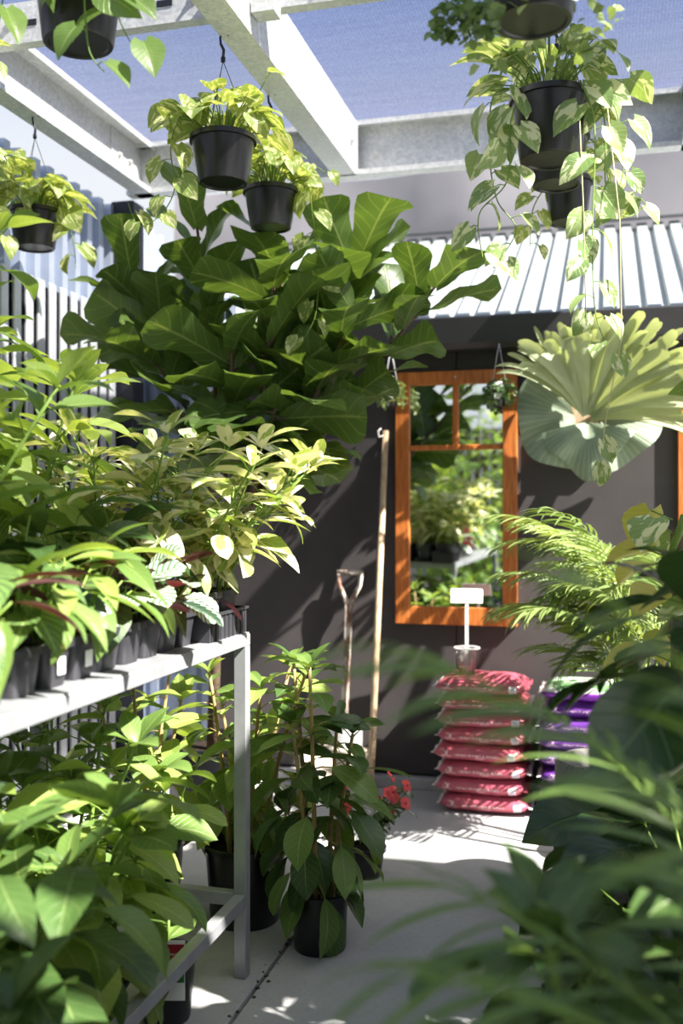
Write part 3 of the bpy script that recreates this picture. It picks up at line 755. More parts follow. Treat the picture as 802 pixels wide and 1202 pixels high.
# tray of larger square pots with variegated plants
P12 = (.045, .055, .125, 6.0)
for i, (x, y) in enumerate([(BX-.085, 2.45), (BX-.085, 2.575), (BX-.22, 2.38), (BX-.22, 2.53), (BX-.36, 2.46)]):
    bush('potted_variegated_plant', ['cream-variegated plant in the carry tray, beside the silver-ringed pots', 'cream-variegated plant in the carry tray, over the bench corner leg', 'cream-variegated plant behind the carry tray, beside the deep green striped pots', 'cream-variegated plant behind the carry tray, at the bench end', 'cream-variegated plant nearest the fence, behind the others at the bench end'][i], 'potted plant', 'cream variegated plants at the bench end', (x, y, BZ+.001), P12, 5, .46 + .05*(i % 3), .24,
         ['oblong', 'oblong', 'lance'], 'lf_vari', (.12, .175), 10, .34, -.3, .6, .06, 80+i, .0045, 'stem', 'pot_dusty', bias=(.05, .04, 0))
b = MB()
for lo, hi in (((-.066, -.132, 0), (.066, .132, .004)), ((-.07, -.135, 0), (-.066, .135, .075)), ((.066, -.135, 0), (.07, .135, .075)), ((-.066, -.135, 0), (.066, -.131, .075)), ((-.066, .131, 0), (.066, .135, .075)), ((.066, -.14, .07), (.076, .14, .077)), ((-.066, -.141, .07), (.066, -.131, .077)), ((-.066, .131, .07), (.066, .141, .077))): b.box(lo, hi)
for k in range(9): b.box((.07, -.12+k*.03-.003, .004), (.073, -.12+k*.03+.003, .07))
o = b.build('pot_tray', M['pot_dusty'], None, False); o.location = (BX-.085, 2.5125, BZ-.0035); tag(o, 'black plastic carry tray holding square pots at the bench end', 'tray')
# tall lime plants along the back of the bench
for i, (x, y, h) in enumerate([(BX-.47, 1.62, .90), (BX-.52, 1.95, .98), (BX-.5, 2.25, .84), (BX-.42, 1.30, .78), (BX-.40, 1.80, .66)]):
    bush('potted_umbrella_plant', ['tall lime green plant at the bench back, behind the pots with maroon leaves', 'tallest lime green plant at the bench back, between two other tall ones', 'tall lime green plant at the bench back, beside the cream-variegated plants', 'lime green plant at the bench back, before the bushy green bench-end plants', 'shortest lime green plant in mid bench, in front of the tallest'][i], 'potted plant', 'tall lime plants on the bench', (x, y, BZ+.001), (.06, .075, .14, 2.0), 4, h*(.95), .2,
         ['ellip', 'lance'], 'lf_lime', (.15, .21), 17, .2, -.6, .5, .07, 100+i, .007, mats2='lf_mid')
for i, (x, y) in enumerate([(BX-.2, .4), (BX-.3, .75), (BX-.2, 1.08)]):
    bush('potted_umbrella_plant', ['bushy green plant at the free end of the bench top', 'bushy green plant in the middle of three on the bench free end', 'bushy green plant on the bench top beside the maroon-leaved pots'][i], 'potted plant', 'plants on the near bench end', (x, y, BZ+.001), (.06, .075, .14, 2.0), 3, .5, .14,
         ['ellip', 'lance'], 'lf_mid', (.12, .17), 13, .25, -.5, .5, .06, 130+i, .006)

for i, (x, y, h, m) in enumerate([(-1.2, -.45, 2.2, 'lf_mid'), (-.95, -1.5, 2.6, 'lf_lime'), (-1.7, -1.3, 2.7, 'lf_mid'), (-.35, -2.2, 2.4, 'lf_deep')]):
    bush('potted_shrub', ['leafy shrub in black pot past the bench end, beside the steel fence', 'lime leafy shrub in black pot in front of the dark timber fence', 'tallest leafy shrub in black pot in the corner of both fences', 'deep green leafy shrub in black pot against the dark timber fence'][i], 'potted plant', 'shrubs along the timber fence', (x, y, 0), (.12, .15, .28, 2.0), 6, h, .3, ['ellip', 'oblong'], m, (.17, .24), 22, .2, -.6, .5, .08, 500+i, .009, mats2='lf_mid')
# ---- plants on the floor under the bench
ub = [(-1.12, 1.22, .70, .20, 'lf_deep', 'lf_dark'), (-1.12, 1.56, .76, .19, 'lf_deep', 'lf_mid'), (-1.2, 1.9, .76, .17, 'lf_mid', 'lf_lime'), (-1.2, 2.12, .76, .16, 'lf_mid', 'lf_lime'),
      (-1.5, 1.4, .76, .18, 'lf_mid', 'lf_deep'), (-1.52, 1.8, .76, .17, 'lf_mid', 'lf_lime'), (-1.5, 2.2, .76, .16, 'lf_lime', 'lf_mid'), (-1.48, 2.47, .76, .15, 'lf_mid', 'lf_lime')]
ubl = ['large-leaved dark green plant on the floor under the maroon-leaved pots, path side', 'broad-leaved green plant on the floor under the stickered bench pots, path side', 'bushy bright green plant under the bench below the silver-ringed pots',
       'bushy green plant under the bench beside the red-tagged pot', 'broad-leaved plant on the fence side under the bench, behind the large-leaved dark one', 'green plant on the fence side under the bench, below the tallest lime plant',
       'lime green plant on the fence side under the bench, behind the red-tagged pot', 'green plant on the fence side under the bench, against the end cross rail']
for i, (x, y, h, L, m, m2) in enumerate(ub):
    bush('potted_leafy_plant', ubl[i], 'potted plant', 'broad-leaved plants under the bench', (x, y, 0), (.085, .105, .2, 2.0), 5, h, .16 if i != 8 else .05,
         ['ellip', 'oblong', 'ellip'], m, (L*.8, L*1.15), 15, .18, -.75, .35, .09, 150+i, .007, mats2=m2, bias=(.06, 0, 0) if x > -1.3 else None)
# pot with printed tag beside the lower rail
tp = empty('tagged_pot', (-1.095, 2.36, 0)); tag(tp, 'black pot with a red printed plant tag against the bench rail', 'potted plant')
zs = add_pot(tp, .06, .075, .17)
b = MB(); b.box((-.026, -.001, .12), (.026, .001, .27), .0005); tg = b.build('plant_tag', M['white'], tp, False); tg.rotation_euler = (0, 0, .25); tg.location = (.055, -.075, -.035)
b = MB(); b.box((-.0245, -.0016, .225), (.0245, -.001, .26)); b.build('label_band', M['red_label'], tg, False)
b = MB(); b.box((-.0245, -.0016, .165), (.0245, -.001, .2248)); b.build('label_picture', M['green_label'], tg, False)
def text_mesh(body, size, mat):
    cu = bpy.data.curves.new('lettering', 'FONT'); cu.body = body; cu.size = size; cu.align_x = 'CENTER'; cu.align_y = 'CENTER'; cu.extrude = .0002
    ob = bpy.data.objects.new('lettering_tmp', cu); C.objects.link(ob); dg = bpy.context.evaluated_depsgraph_get()
    me = bpy.data.meshes.new_from_object(ob.evaluated_get(dg)); bpy.data.objects.remove(ob); me.materials.clear(); me.materials.append(mat); me.name = 'lettering'; return me
o = put('lettering', text_mesh('Alpine Junior', .0082, M['white']), tg, (0, -.002, .236)); o.rotation_euler = (math.pi/2, 0, 0)
b = MB(); b.tube([(0, .0, zs), (.005, 0, .25)], .004, 5); b.build('stem', M['stem'], tp)
rg = random.Random(9)
for k in range(6): add_leaf(tp, V((.005, 0, .2+.008*k)), sph(1.2+k*.5, .4), .11, 'ellip', 'lf_mid', rg)
b = MB(); b.box((-.018, -.0685, .09), (.014, -.0672, .12)); 
o = b.build('price_sticker', M['white'], tp, False); o.rotation_euler = (0, 0, .5)

# ---- cane plant in the black pot by the bench leg, and a second behind it
bush('potted_cane_plant', 'upright leafy cane plant in round black pot beside the bench leg', 'potted plant', 'cane plants by the bench leg', (-.83, 2.86, 0), (.078, .086, .175, 2.0), 5, .82, .06, ['ellip', 'ellip', 'oblong'], 'lf_deep', (.12, .17), 16, .1, -1.0, .45, .06, 211, .009, 'cane', mats2='lf_mid')
bush('potted_cane_plant', 'leafy cane plant in black pot behind the bench against fence side', 'potted plant', 'cane plants by the bench leg', (-1.12, 3.0, 0), (.11, .13, .25, 2.0), 5, .84, .13, ['ellip', 'oblong'], 'lf_mid', (.13, .18), 16, .2, -.8, .4, .05, 212, .009, 'cane', mats2='lf_lime')
bush('potted_cane_plant', 'leafy plant in black pot between the bench end and fig tree', 'potted plant', 'cane plants by the bench leg', (-1.45, 2.95, 0), (.11, .13, .25, 2.0), 4, .9, .15, ['ellip', 'oblong'], 'lf_lime', (.13, .18), 14, .2, -.8, .4, .05, 213, .009, 'cane', mats2='lf_mid')

# ---- red impatiens
im = empty('potted_impatiens', (-.83, 3.46, 0)); tag(im, 'red flowering impatiens beside the black cane pot', 'flowering plant')
rg = random.Random(5); zs = add_pot(im, .05, .065, .11); sb = MB()
for k in range(11):
    a = rg.uniform(0, 6.28) if k > 5 else rg.uniform(-1.0, .8); ln = rg.uniform(.07, .17); t = V((math.cos(a)*ln, math.sin(a)*ln, rg.uniform(.22, .33)))
    p0 = V((0, 0, zs)); m = p0.lerp(t, .5) + UP*.02; sb.tube([p0, m, t], [.004, .003, .002], 5)
    for j in range(7): add_leaf(im, m.lerp(t, rg.uniform(-.3, 1)), sph(rg.uniform(0, 6.28), rg.uniform(-.4, .6)), rg.uniform(.04, .06), 'ellip', 'lf_deep', rg)
    fc = t + UP*.02; sb.tube([t, fc], .0015, 4)
    fl_ = empty('flower'); fl_.parent = im; fl_.location = fc
    fa = V((math.cos(a), math.sin(a)-.5, .6)).normalized()
    b = MB(); b.tube([fa*-.002, fa*.004], .004, 6); b.build('flower_eye', M['red_label'], fl_)
    e1 = fa.orthogonal().normalized(); e2 = fa.cross(e1)
    for j in range(5):
        d = e1*math.cos(j*1.2566) + e2*math.sin(j*1.2566); add_leaf(fl_, V((0, 0, 0)), d + fa*.2, .026, 'round', 'flower', rg, up=fa, roll=0, name='petal', wsc=1.25)
sb.build('stem', M['stem'], im)

# ================================================================== FIDDLE LEAF FIG
fig = empty('fiddle_leaf_fig', (-1.58, 3.84, 0)); tag(fig, 'large fiddle leaf fig with broad wavy leaves behind the bench end', 'tree')
rg = random.Random(21); add_pot(fig, .16, .2, .36); tb = MB()
tips = []
tr = [V((0, 0, .3)), V((.02, 0, .8)), V((.1, -.03, 1.15)), V((.26, -.1, 1.5))]
tb.tube(tr, [.026, .023, .02, .018], 8)
brs = [((.66, -.05, 2.14), 11), ((.40, -.2, 2.04), 10), ((.40, -.1, 2.28), 11), ((.08, -.05, 2.32), 10), ((-.25, -.15, 2.40), 11), ((-.55, -.12, 2.22), 11), ((-.45, -.2, 1.95), 10), ((.12, -.32, 2.12), 11), ((.24, -.15, 1.76), 10), ((-.05, -.3, 1.9), 11), ((.05, .2, 2.22), 9), ((.3, -.12, 2.14), 10), ((.1, -.25, 1.68), 10), ((-.3, -.22, 1.7), 10), ((.02, -.22, 1.58), 9), ((.14, -.1, 1.6), 8)]
for (e, n) in brs:
    e = V(e) + V((.30, -.12, 0)); kk = rg.random(); s = V((.1+.14*kk, -.03-.06*kk, 1.15 + .3*kk)); m = s.lerp(e, .5) + V((0, 0, -.06))
    def P(t): return s*(1-t)**2 + m*2*t*(1-t) + e*t*t
    tb.tube([P(i/6) for i in range(7)], [.012-.001*i for i in range(7)], 6)
    for i in range(n):
        t = .5 + .5*(i+.5)/n; p = P(t); a = i*2.39996 + rg.uniform(0, .8); hi = (e.z-1.55)/.95
        d = (sph(a, rg.uniform(-.2, .5) + .5*hi)*.85 + V((e.x-.3, e.y+.12, (e.z-1.9)*.8))*.8 + V((0, -.2, .1))).normalized(); q = p + d*rg.uniform(.02, .05)
        tb.tube([p, q], .004, 5); add_leaf(fig, q, d, rg.uniform(.22, .33), 'fig', 'lf_fig', rg, roll=rg.gauss(0, .5))
tb.build('trunk', M['bark'], fig)

# ================================================================== HANGING POTS
HB = 2.8
def under(px, py, x):   # point below a support line at constant x
    return atX(px, py, x)
pA = under(262, 214, -1.17); pB = under(318, 270, -1.17); pD = under(92, 66, -1.17)
basket('black hanging pot of lime pothos nearest the slotted strut under beam', (pA.x, pA.y, 2.335), HB+.006, .1, .077, .145, 'lf_pothos', 38, (.08, .115),
       [[(-.07, -.02, .17), (-.13, -.03, .2), (-.16, -.03, .1), (-.15, -.02, -.02), (-.19, -.02, -.1), (-.26, -.02, -.14), (-.3, 0, -.06)], [(-.08, 0, .18), (-.16, 0, .24), (-.22, 0, .2)], [(.05, 0, .2), (.12, 0, .3), (.14, .02, .36)]], 301)
basket('black hanging pot of lime pothos right above the fig tree', (pB.x, pB.y, 2.32), HB+.006, .095, .074, .14, 'lf_pothos', 38, (.08, .115),
       [[(.07, 0, .16), (.13, 0, .17), (.15, 0, .05), (.165, 0, -.1), (.17, 0, -.2), (.16, -.02, -.32), (.12, -.02, -.4)], [(.08, 0, .17), (.15, 0, .22), (.2, 0, .2)]], 302)
pC = atX(41, 298, -2.1)
basket('black hanging pot of yellow-marbled pothos beside the steel fence', (pC.x, pC.y, 2.3), HB+.006, .095, .074, .145, 'lf_pothos', 38, (.09, .125),
       [[(.07, 0, .17), (.12, 0, .12), (.15, 0, 0), (.16, -.02, -.08)], [(-.05, -.06, .17), (-.07, -.12, .1), (-.1, -.12, -.05)]], 303)
basket('black hanging pot with large drooping green leaves above the bench', (pD.x, pD.y, 2.37), HB+.006, .1, .08, .165, 'lf_mid', 16, (.1, .13),
       [[(.03, -.09, .17), (.045, -.13, .1), (.05, -.13, -.01), (.06, -.13, -.08), (.09, -.13, -.12)], [(.06, -.08, .17), (.1, -.12, .1), (.12, -.12, 0), (.15, -.12, -.06)], [(-.08, -.08, .17), (-.13, -.1, .08), (-.15, -.1, -.02)]], 304, spread=.1)
basket('black hanging pot of pothos beside the fence near its far-left strut end', (-2.1, 2.95, 2.28), HB+.006, .095, .074, .165, 'lf_pothos', 22, (.075, .105), [[(.06, -.05, .17), (.09, -.1, .1), (.1, -.1, -.05)]], 305)
basket('black hanging pot of bright pothos high over the fence top', (-1.95, 2.62, 2.5), 2.9, .095, .074, .165, 'lf_pothos', 22, (.08, .11), [], 306, hook=True)
for nm, px, py, D, seed, rt in (('second', 645, 197, 2.73, 310, .1), ):
    p = atX(646, 196, -.15)
    basket('black hanging pot with long trailing vines on the wire above planters', (-.15, p.y, 2.255), 2.806, .105, .083, .175, 'lf_pothos_w', 44, (.085, .115),
       [[(-.08, -.03, .18), (-.16, -.04, .16), (-.17, -.04, 0), (-.15, -.04, -.12), (-.1, -.04, -.2), (-.16, -.03, -.3)],
        [(-.07, -.05, .18), (-.12, -.08, .08), (-.13, -.08, -.08), (-.2, -.05, -.16), (-.19, -.05, -.28)],
        [(.08, -.03, .18), (.13, -.06, .1), (.14, -.05, -.1), (.2, -.03, -.16), (.26, -.02, -.12)],
        [(.09, 0, .18), (.17, 0, .16), (.2, 0, 0), (.18, 0, -.1)],
        [(.06, -.09, .18), (.09, -.12, .05), (.085, -.12, -.2), (.09, -.12, -.42), (.12, -.12, -.52)]], 310, spread=.16, up=.15)
    rr = [o for o in C.objects if o.name.startswith('hanging_pot_plant') and o.parent is None][-1]
    sb = MB(); rg = random.Random(77)
    # two long bare runners
    for pts, lv in (([(.12, -.13, .1), (.15, -.14, -.2), (.155, -.14, -.5), (.11, -.14, -.74), (.1, -.14, -.84)], [.55, .82, .97]), ([(.05, -.12, .1), (.06, -.13, -.2), (.065, -.13, -.45)], [.6, .98])):
        W = [RGT*a + FWD*b_ + UP*c for a, b_, c in pts]; sb.tube(W, .0016, 5)
        for t in lv:
            k = min(int(t*(len(W)-1)), len(W)-2); q = W[k].lerp(W[k+1], t*(len(W)-1)-k)
            add_leaf(rr, q, (RGT*rg.uniform(-.6, .6) - UP), .07, 'heart', 'lf_pothos_w', rg, up=-FWD)
    sb.build('runner', M['stem_pale'], rr)
basket('black hanging pot third along the wire, between trailing pothos and roof', (-.15, 3.12, 2.3), 2.806, .095, .075, .16, 'lf_pothos', 16, (.07, .09), [[(.08, 0, .16), (.14, 0, .1), (.17, 0, -.05)]], 311)
basket('small black hanging pot last along the wire by the cross beam', (-.13, 3.5, 2.29), 2.806, .08, .064, .15, 'lf_pothos', 14, (.07, .09), [[(-.06, 0, .15), (-.12, 0, .05), (-.13, 0, -.08)]], 312)
# near pot with tiny foliage
def tiny_foliage(root, n, spread, hgt, z0, size, mat, r, trailing=0, name='foliage'):
    vv, ff, uu = [], [], []
    for k in range(n):
        a = r.uniform(0, 6.28); rad = spread*math.sqrt(r.random()); z = z0 + hgt*(1-(rad/spread)**2)*r.random()
        if trailing and r.random() < trailing: rad = spread*r.uniform(.75, 1.15); z = z0 - r.random()**1.4*hgt*1.6
        b = len(vv); tv, tf, tu = [], [], []
        S = SH['ellip']; SH['tmp'] = (S[0], .2, .6, .02, 5, 0, 3, 1); leaf_grid(tv, tf, tu, 'tmp', r)
        Mx = frame(V((math.cos(a)*rad, math.sin(a)*rad, z)), sph(r.uniform(0, 6.28), r.uniform(-.9, .9)), size*r.uniform(.7, 1.3), 1.4, UP, r.gauss(0, .8))
        vv += [tuple(Mx @ V(c)) for c in tv]; uu += tu; ff += [tuple(c+b for c in f) for f in tf]
    o = put(name, mesh_uv(name, vv, ff, uu, M[mat]), root); o['kind'] = 'stuff'; return o
pE = atX(626, 46, -.15)
hp = empty('hanging_pot_plant', (-.15, pE.y, 2.325)); tag(hp, 'black hanging pot with fine feathery foliage and white sticker', 'hanging plant', 'hanging baskets of trailing plants')
add_pot(hp, .082, .1, .165); hanger(hp, 2.806-2.325, .165, .1); rg = random.Random(31)
tiny_foliage(hp, 420, .15, .12, .15, .03, 'tiny', rg, .45)
o = tiny_foliage(hp, 260, .07, .06, 0, .022, 'tiny_dark', rg, 0, 'foliage_sprig'); o.location = RGT*-.15 + FWD*-.05 + UP*-.03
b = MB(); b.box((-.03, -.0985, .055), (.025, -.0965, .1)); o = b.build('price_sticker', M['white'], hp, False); o.rotation_euler = (math.radians(-6), 0, -.1)
# two little pots hanging from the gutter
for nm, px, py in (('left', 459, 470), ('right', 586, 470)):
    p = atY(px, 478, 4.46); root = empty('small_hanging_pot', p)
    tag(root, 'tiny black pot of trailing succulent hanging at the %s mirror edge' % ('spade-side' if nm == 'left' else 'fern-side'), 'hanging plant', 'tiny pots hung from the gutter')
    b = MB(); b.lathe([(.02, 0), (.026, 0), (.033, .085), (.036, .087), (.036, .095), (.031, .095), (.029, .08), (.001, .078)], 18); b.build('pot', M['pot'], root)
    for z0, z1 in ((.035, .06), (.075, .11)):
        b = MB(); b.box((-.018, -.036, z0), (.018, -.034, z1), .0005); b.build('label_card', M['white'], root, False)
    for s in (-1, 1):
        b = MB(); b.tube([(s*.033, 0, .09), (0, 0, EZ-.1-p.z)], .0016 if nm == 'right' else .003, 5); b.build('hanger_wire', M['wire_pale'], root)
    rg = random.Random(len(nm)); tiny_foliage(root, 260, .065, .05, .085, .022, 'tiny' if nm == 'left' else 'tiny_dark', rg, .6)

# ================================================================== ANTLER FERN on the wall
sf_c = atY(690, 492, WY-.1)
sf = empty('staghorn_fern', sf_c); tag(sf, 'large pale antler fern with round shield fronds mounted on charcoal wall', 'fern')
b = MB(); b.box((-.12, .03, -.14), (.12, .098, .1), .01); b.build('backing_board', M['handle'], sf, False)
def shield(cx, cz, R, ang0, ang1, dep, tip=0.0, seed=0):
    r = random.Random(seed); v, f, uv = [], [], []; nr, na = 7, 26
    for i in range(nr+1):
        for j in range(na+1):
            a = ang0 + (ang1-ang0)*j/na; k = i/nr; rr = R*k*(1 + .05*math.sin(5*a+seed) + (tip*max(0, math.cos((a+math.pi/2)*1.0))**14 if tip else 0))
            y = -dep*math.sin(k*2.2)*1.0 + .03*k*k*math.sin(7*a+seed) + .02
            v.append((cx+rr*math.cos(a), y, cz+rr*math.sin(a))); uv.append((j/na, k))
    for i in range(nr):
        for j in range(na):
            q = i*(na+1)+j; f.append((q, q+1, q+na+2, q+na+1))
    put('shield_frond', mesh_uv('shield_frond', v, f, uv, M['shield']), sf)
shield(-.06, .02, .25, math.radians(105), math.radians(285), .07, 0, 1)
shield(.0, -.01, .20, math.radians(195), math.radians(345), .11, .32, 2)
shield(.06, .02, .25, math.radians(-95), math.radians(60), .07, 0, 3)
def antler(az, lean, length, w, nf, seed, curl=.5):
    """az: angle in the wall plane (0 = right, 90 = up); lean: how far it comes out from the wall"""
    r = random.Random(seed); v, f, uv = [], [], []
    d0 = V((math.cos(az), 0, math.sin(az))); side = V((-math.sin(az), 0, math.cos(az))); out = V((0, -1, 0))
    n, m = 12, 12; ph = r.uniform(0, 6)
    def cen(t): return d0*(length*t) + out*(lean*length*(t - .25*t*t)) - UP*(curl*length*.3*t**3) + out*.05
    def wid(t): return w*(.14 + 1.0*min(1, t/.75)**1.5)
    def surf(t, u):
        ww = wid(t); return cen(t) + side*(u*ww) + out*(ww*(.45*u*u - .15) + .13*ww*math.sin(u*7.5 + ph)*min(1, t*1.6))
    for i in range(n+1):
        t = .03 + .72*i/n
        for j in range(m+1):
            u = j/m*2-1; v.append(tuple(surf(t, u))); uv.append(((u+1)/2, t))
    for i in range(n):
        for j in range(m): q = i*(m+1)+j; f.append((q, q+1, q+m+2, q+m+1))
    T = .75; ww = wid(T)
    for k in range(nf):
        um = -1 + (2*k+1)/nf; L = length*r.uniform(.16, .34); nn = 8; cu = r.uniform(.2, 1.3); sw = r.uniform(-.25, .25); b = len(v)
        base = surf(T-.03, um); dr = ((cen(T)-cen(T-.05)).normalized() + side*(um*.55)).normalized(); wd = ww/nf*r.uniform(.62, .95); p = V(base)
        for i in range(nn+1):
            s = i/nn; dd = (dr + side*(sw*s) + (out*.8 - UP*.7)*(cu*s*s)).normalized()
            if i: p = p + dd*(L/nn)
            hw = wd*(1.0 - .25*s)*(1 if s < .7 else math.sqrt(max(.02, 1-((s-.7)/.31)**2)))
            sd_ = side - dd*side.dot(dd); sd_.normalize()
            for j in (-1, 0, 1):
                v.append(tuple(p + sd_*(j*hw) - out*(.35*hw*(1-abs(j))))); uv.append((.5 + um*.4 + j*.06, min(1, .75+.25*s)))
        for i in range(nn):
            for j in range(2): q = b+i*3+j; f.append((q, q+1, q+4, q+3))
    put('frond', mesh_uv('frond', v, f, uv, M['lf_stag']), sf)
rg = random.Random(8)
for i, (a, ln, L) in enumerate([(130, .3, .47), (120, .75, .42), (112, .3, .46), (102, .75, .42), (92, .3, .45), (80, .8, .44), (66, .35, .48), (52, .8, .5), (40, .4, .54), (26, .8, .54), (14, .5, .5)]):
    antler(math.radians(a), ln, L, (.075 if i == 0 else .105 if i < 3 else .135)*rg.uniform(.9, 1.15), rg.choice([4, 5, 5, 6]), i)

# ================================================================== TOOLS by the wall
p0 = atY(434, 933, 4.3); p0.z = 0.002; top = atY(453, 506, WY-.03)
root = empty('broom_handle', (p0.x, p0.y, 0)); tag(root, 'long weathered timber pole leaning on the wall beside the mirror', 'tool handle')
b = MB(); q = top - V((p0.x, p0.y, 0)); b.tube([V((0, 0, .004)), q*.5, q], [.0165, .0155, .0145], 10); b.build('shaft', M['handle'], root)
b = MB(); b.tube([q + V((-.004, -.012, -.02)), q + V((-.03, -.012, -.03)), q + V((-.035, -.012, .0)), q + V((-.02, -.012, .012))], .004, 6); b.build('hook', M['white'], root)
ps = atY(411, 672, WY-.06); pbm = atY(404, 905, 4.48)
root = empty('spade', (pbm.x, pbm.y, 0)); tag(root, 'worn spade with open triangular grip leaning on the charcoal wall', 'spade')
T0 = ps - V((pbm.x, pbm.y, 0)); B0 = V((0, 0, .30)); ax = (T0-B0).normalized(); sx = V((1, 0, 0)); fk = T0 - ax*.15
b = MB(); b.tube([B0, B0.lerp(fk, .5), fk], [.019, .0175, .018], 10); b.build('shaft', M['spade'], root)
b = MB()
for s in (-1, 1): b.tube([fk - ax*.02, fk + ax*.03 + sx*s*.018, fk + ax*.09 + sx*s*.05, T0 + sx*s*.055], [.016, .012, .011, .011], 8)
b.tube([T0 - sx*.062, T0 + sx*.062], .0125, 10); b.build('grip', M['spade'], root)
b = MB(); n = 8
for i in range(n+1):
    t = i/n; hw = .085*(1 - .25*max(0, t-.7)/.3)
    for j in range(5): u = j/2-1; b.v.append(V((u*hw, -.02*(1-u*u) + .01, .30 - .27*t - .02*u*u*(t > .9))))
for i in range(n):
    for j in range(4): a = i*5+j; b.f.append((a, a+1, a+6, a+5))
b.build('blade', M['galv'], root)
p1 = atY(432, 882, WY-.1)
b = MB(); b.box((-.3, -.13, 0), (0, .08, .195), .008)
for q in b.v:
    if q.y < -.1 and q.z > .1: q.y += .09
blk = b.build('step_block', M['pale_block'], None, False); blk.location = (p1.x+.0, 4.48, 0); tag(blk, 'pale wedge-fronted block at the wall foot behind the spade', 'block')

# ================================================================== SACKS
def sack_mesh(w, d, h, seed, mat):
    r = random.Random(seed); v, f = [], []; nx, ny = 18, 10
    def hgt(u, q):
        e = max(0, 1-abs(u)**4.5)**.5 * max(0, 1-abs(q)**3.2)**.45
        return h/2*e
    for side in (1, -1):
        for i in range(nx+1):
            for j in range(ny+1):
                u = i/nx*2-1; q = j/ny*2-1; wob = .006*mnoise.noise(V((u*3+seed*3.1, q*3, side)))
                pin = 1 - .05*abs(u)**6
                v.append((u*w/2, q*d/2*pin, h/2 + side*(hgt(u, q)*(1 if side > 0 else .96)) + wob*max(0, 1-abs(u)**8)*max(0, 1-abs(q)**8)))
    o = (nx+1)*(ny+1)
    for i in range(nx):
        for j in range(ny):
            a = i*(ny+1)+j; b_ = a+ny+1; f.append((a, b_, b_+1, a+1)); f.append((o+a, o+a+1, o+b_+1, o+b_))
    me = bpy.data.meshes.new('sack'); me.from_pydata(v, [], f); bm = bmesh.new(); bm.from_mesh(me); bmesh.ops.remove_doubles(bm, verts=bm.verts, dist=.0006); bm.to_mesh(me); bm.free()
    me.polygons.foreach_set('use_smooth', [True]*len(me.polygons)); me.materials.append(mat); return me
def seal_mesh(s, w, d, h, mat):
    b = MB(); x = s*w/2
    for k in range(9):
        q = -1 + k/4; b.v += [V((x - s*.004, q*d*.46, h/2 + .004*math.sin(k*2.1))), V((x + s*.014, q*d*.47, h/2 - .006 + .007*math.sin(k*1.7+1)))]
    for k in range(8): b.f.append((2*k, 2*k+1, 2*k+3, 2*k+2))
    return b.mesh('seal', mat)
def stack(x, y, n, mat, w, d, h, tot, labels, group, topmat=None):
    for k in range(n):
        r = random.Random(k*7 + int(x*100)); m = M[topmat] if topmat and k == n-1 else M[mat]
        root = empty('soil_sack', (x + r.uniform(-.012, .012), y + r.uniform(-.008, .008), k*tot/n)); root.rotation_euler = (0, 0, r.uniform(-.03, .03))
        tag(root, labels[0] if k == 0 else labels[2] if k == n-1 else labels[1] % (['second', 'third', 'fourth', 'fifth', 'sixth', 'seventh'][k-1]), 'sack', group)
        put('bag', sack_mesh(w, d, h*r.uniform(.95, 1.05), k + int(x*50), m), root)
        for s in (-1, 1): put('seal', seal_mesh(s, w, d, h, M['white'] if k % 2 == 0 or s < 0 else m), root)
pw = atY(565, 957, 4.25)
stack(pw.x - .005, 4.425, 8, 'bag_red', .385, .31, .082, .575, ['red potting mix sack at the bottom of its stack on concrete', 'red potting mix sack, %s from the ground in its stack', 'red potting mix sack topping its stack under the white sign'], 'red potting mix sacks')
stack(pw.x + .44, 4.42, 8, 'bag_purple', .385, .31, .08, .57, ['purple potting mix sack at the bottom of its stack', 'purple potting mix sack, %s from the ground in its stack', 'purple, white and green printed sack topping the purple stack'], 'purple potting mix sacks', 'bag_top')
# sign in a clear cup on the red sacks
sp = atY(548, 790, 4.4); sg = empty('sign_holder', (sp.x, sp.y, .578)); tag(sg, 'white price sign on stake in a clear cup atop red sacks', 'sign')
t = NT('clear_plastic'); gl = t.node('ShaderNodeBsdfPrincipled'); gl.inputs['Base Color'].default_value = (.75, .75, .72, 1); gl.inputs['Roughness'].default_value = .12; gl.inputs['Transmission Weight'].default_value = .9; gl.inputs['IOR'].default_value = 1.3
M['clear'] = t.done(gl.outputs[0])
b = MB(); b.lathe([(.001, 0), (.034, 0), (.048, .115), (.052, .117), (.052, .122), (.046, .122), (.033, .004), (.001, .004)], 24); b.build('cup', M['clear'], sg)
b = MB(); b.lathe([(.046, .1195), (.058, .118), (.058, .124), (.046, .1235)], 24); b.build('cup_rim', M['white'], sg)
b = MB(); b.box((-.007, -.0015, .006), (.007, .0015, .33), .0005); b.build('stake', M['white'], sg, False)
b = MB(); b.box((-.07, -.0015, 0), (.07, .0015, .075), .001); o = b.build('sign_card', M['white'], sg, False); o.location = (0, -.004, .32); o.rotation_euler = (math.radians(-38), 0, .12)
b = MB()
for z in (.045, .03): b.box((-.01, -.0022, z), (.014, -.0016, z+.006))
b.build('lettering', M['print_grey'], o, False)

# ================================================================== RIGHT-HAND PLANTS
def planter(loc, r, h, label):
    root = empty('concrete_planter', loc); tag(root, label, 'planter', 'speckled concrete planters')
    b = MB(); b.lathe([(.002, 0), (r*.93, 0), (r*.97, .01), (r, h*.5), (r, h-.015), (r-.012, h), (r-.035, h), (r-.045, h-.02), (r-.05, h*.4), (.002, h*.38)], 40); b.build('shell', M['conc_pot'], root, True, 40)
    return root
planter((.0, 3.42, 0), .17, .48, 'empty speckled concrete planter beside the purple sacks')
planter((.42, 3.25, 0), .17, .45, 'speckled concrete planter behind broad leaves on the right')
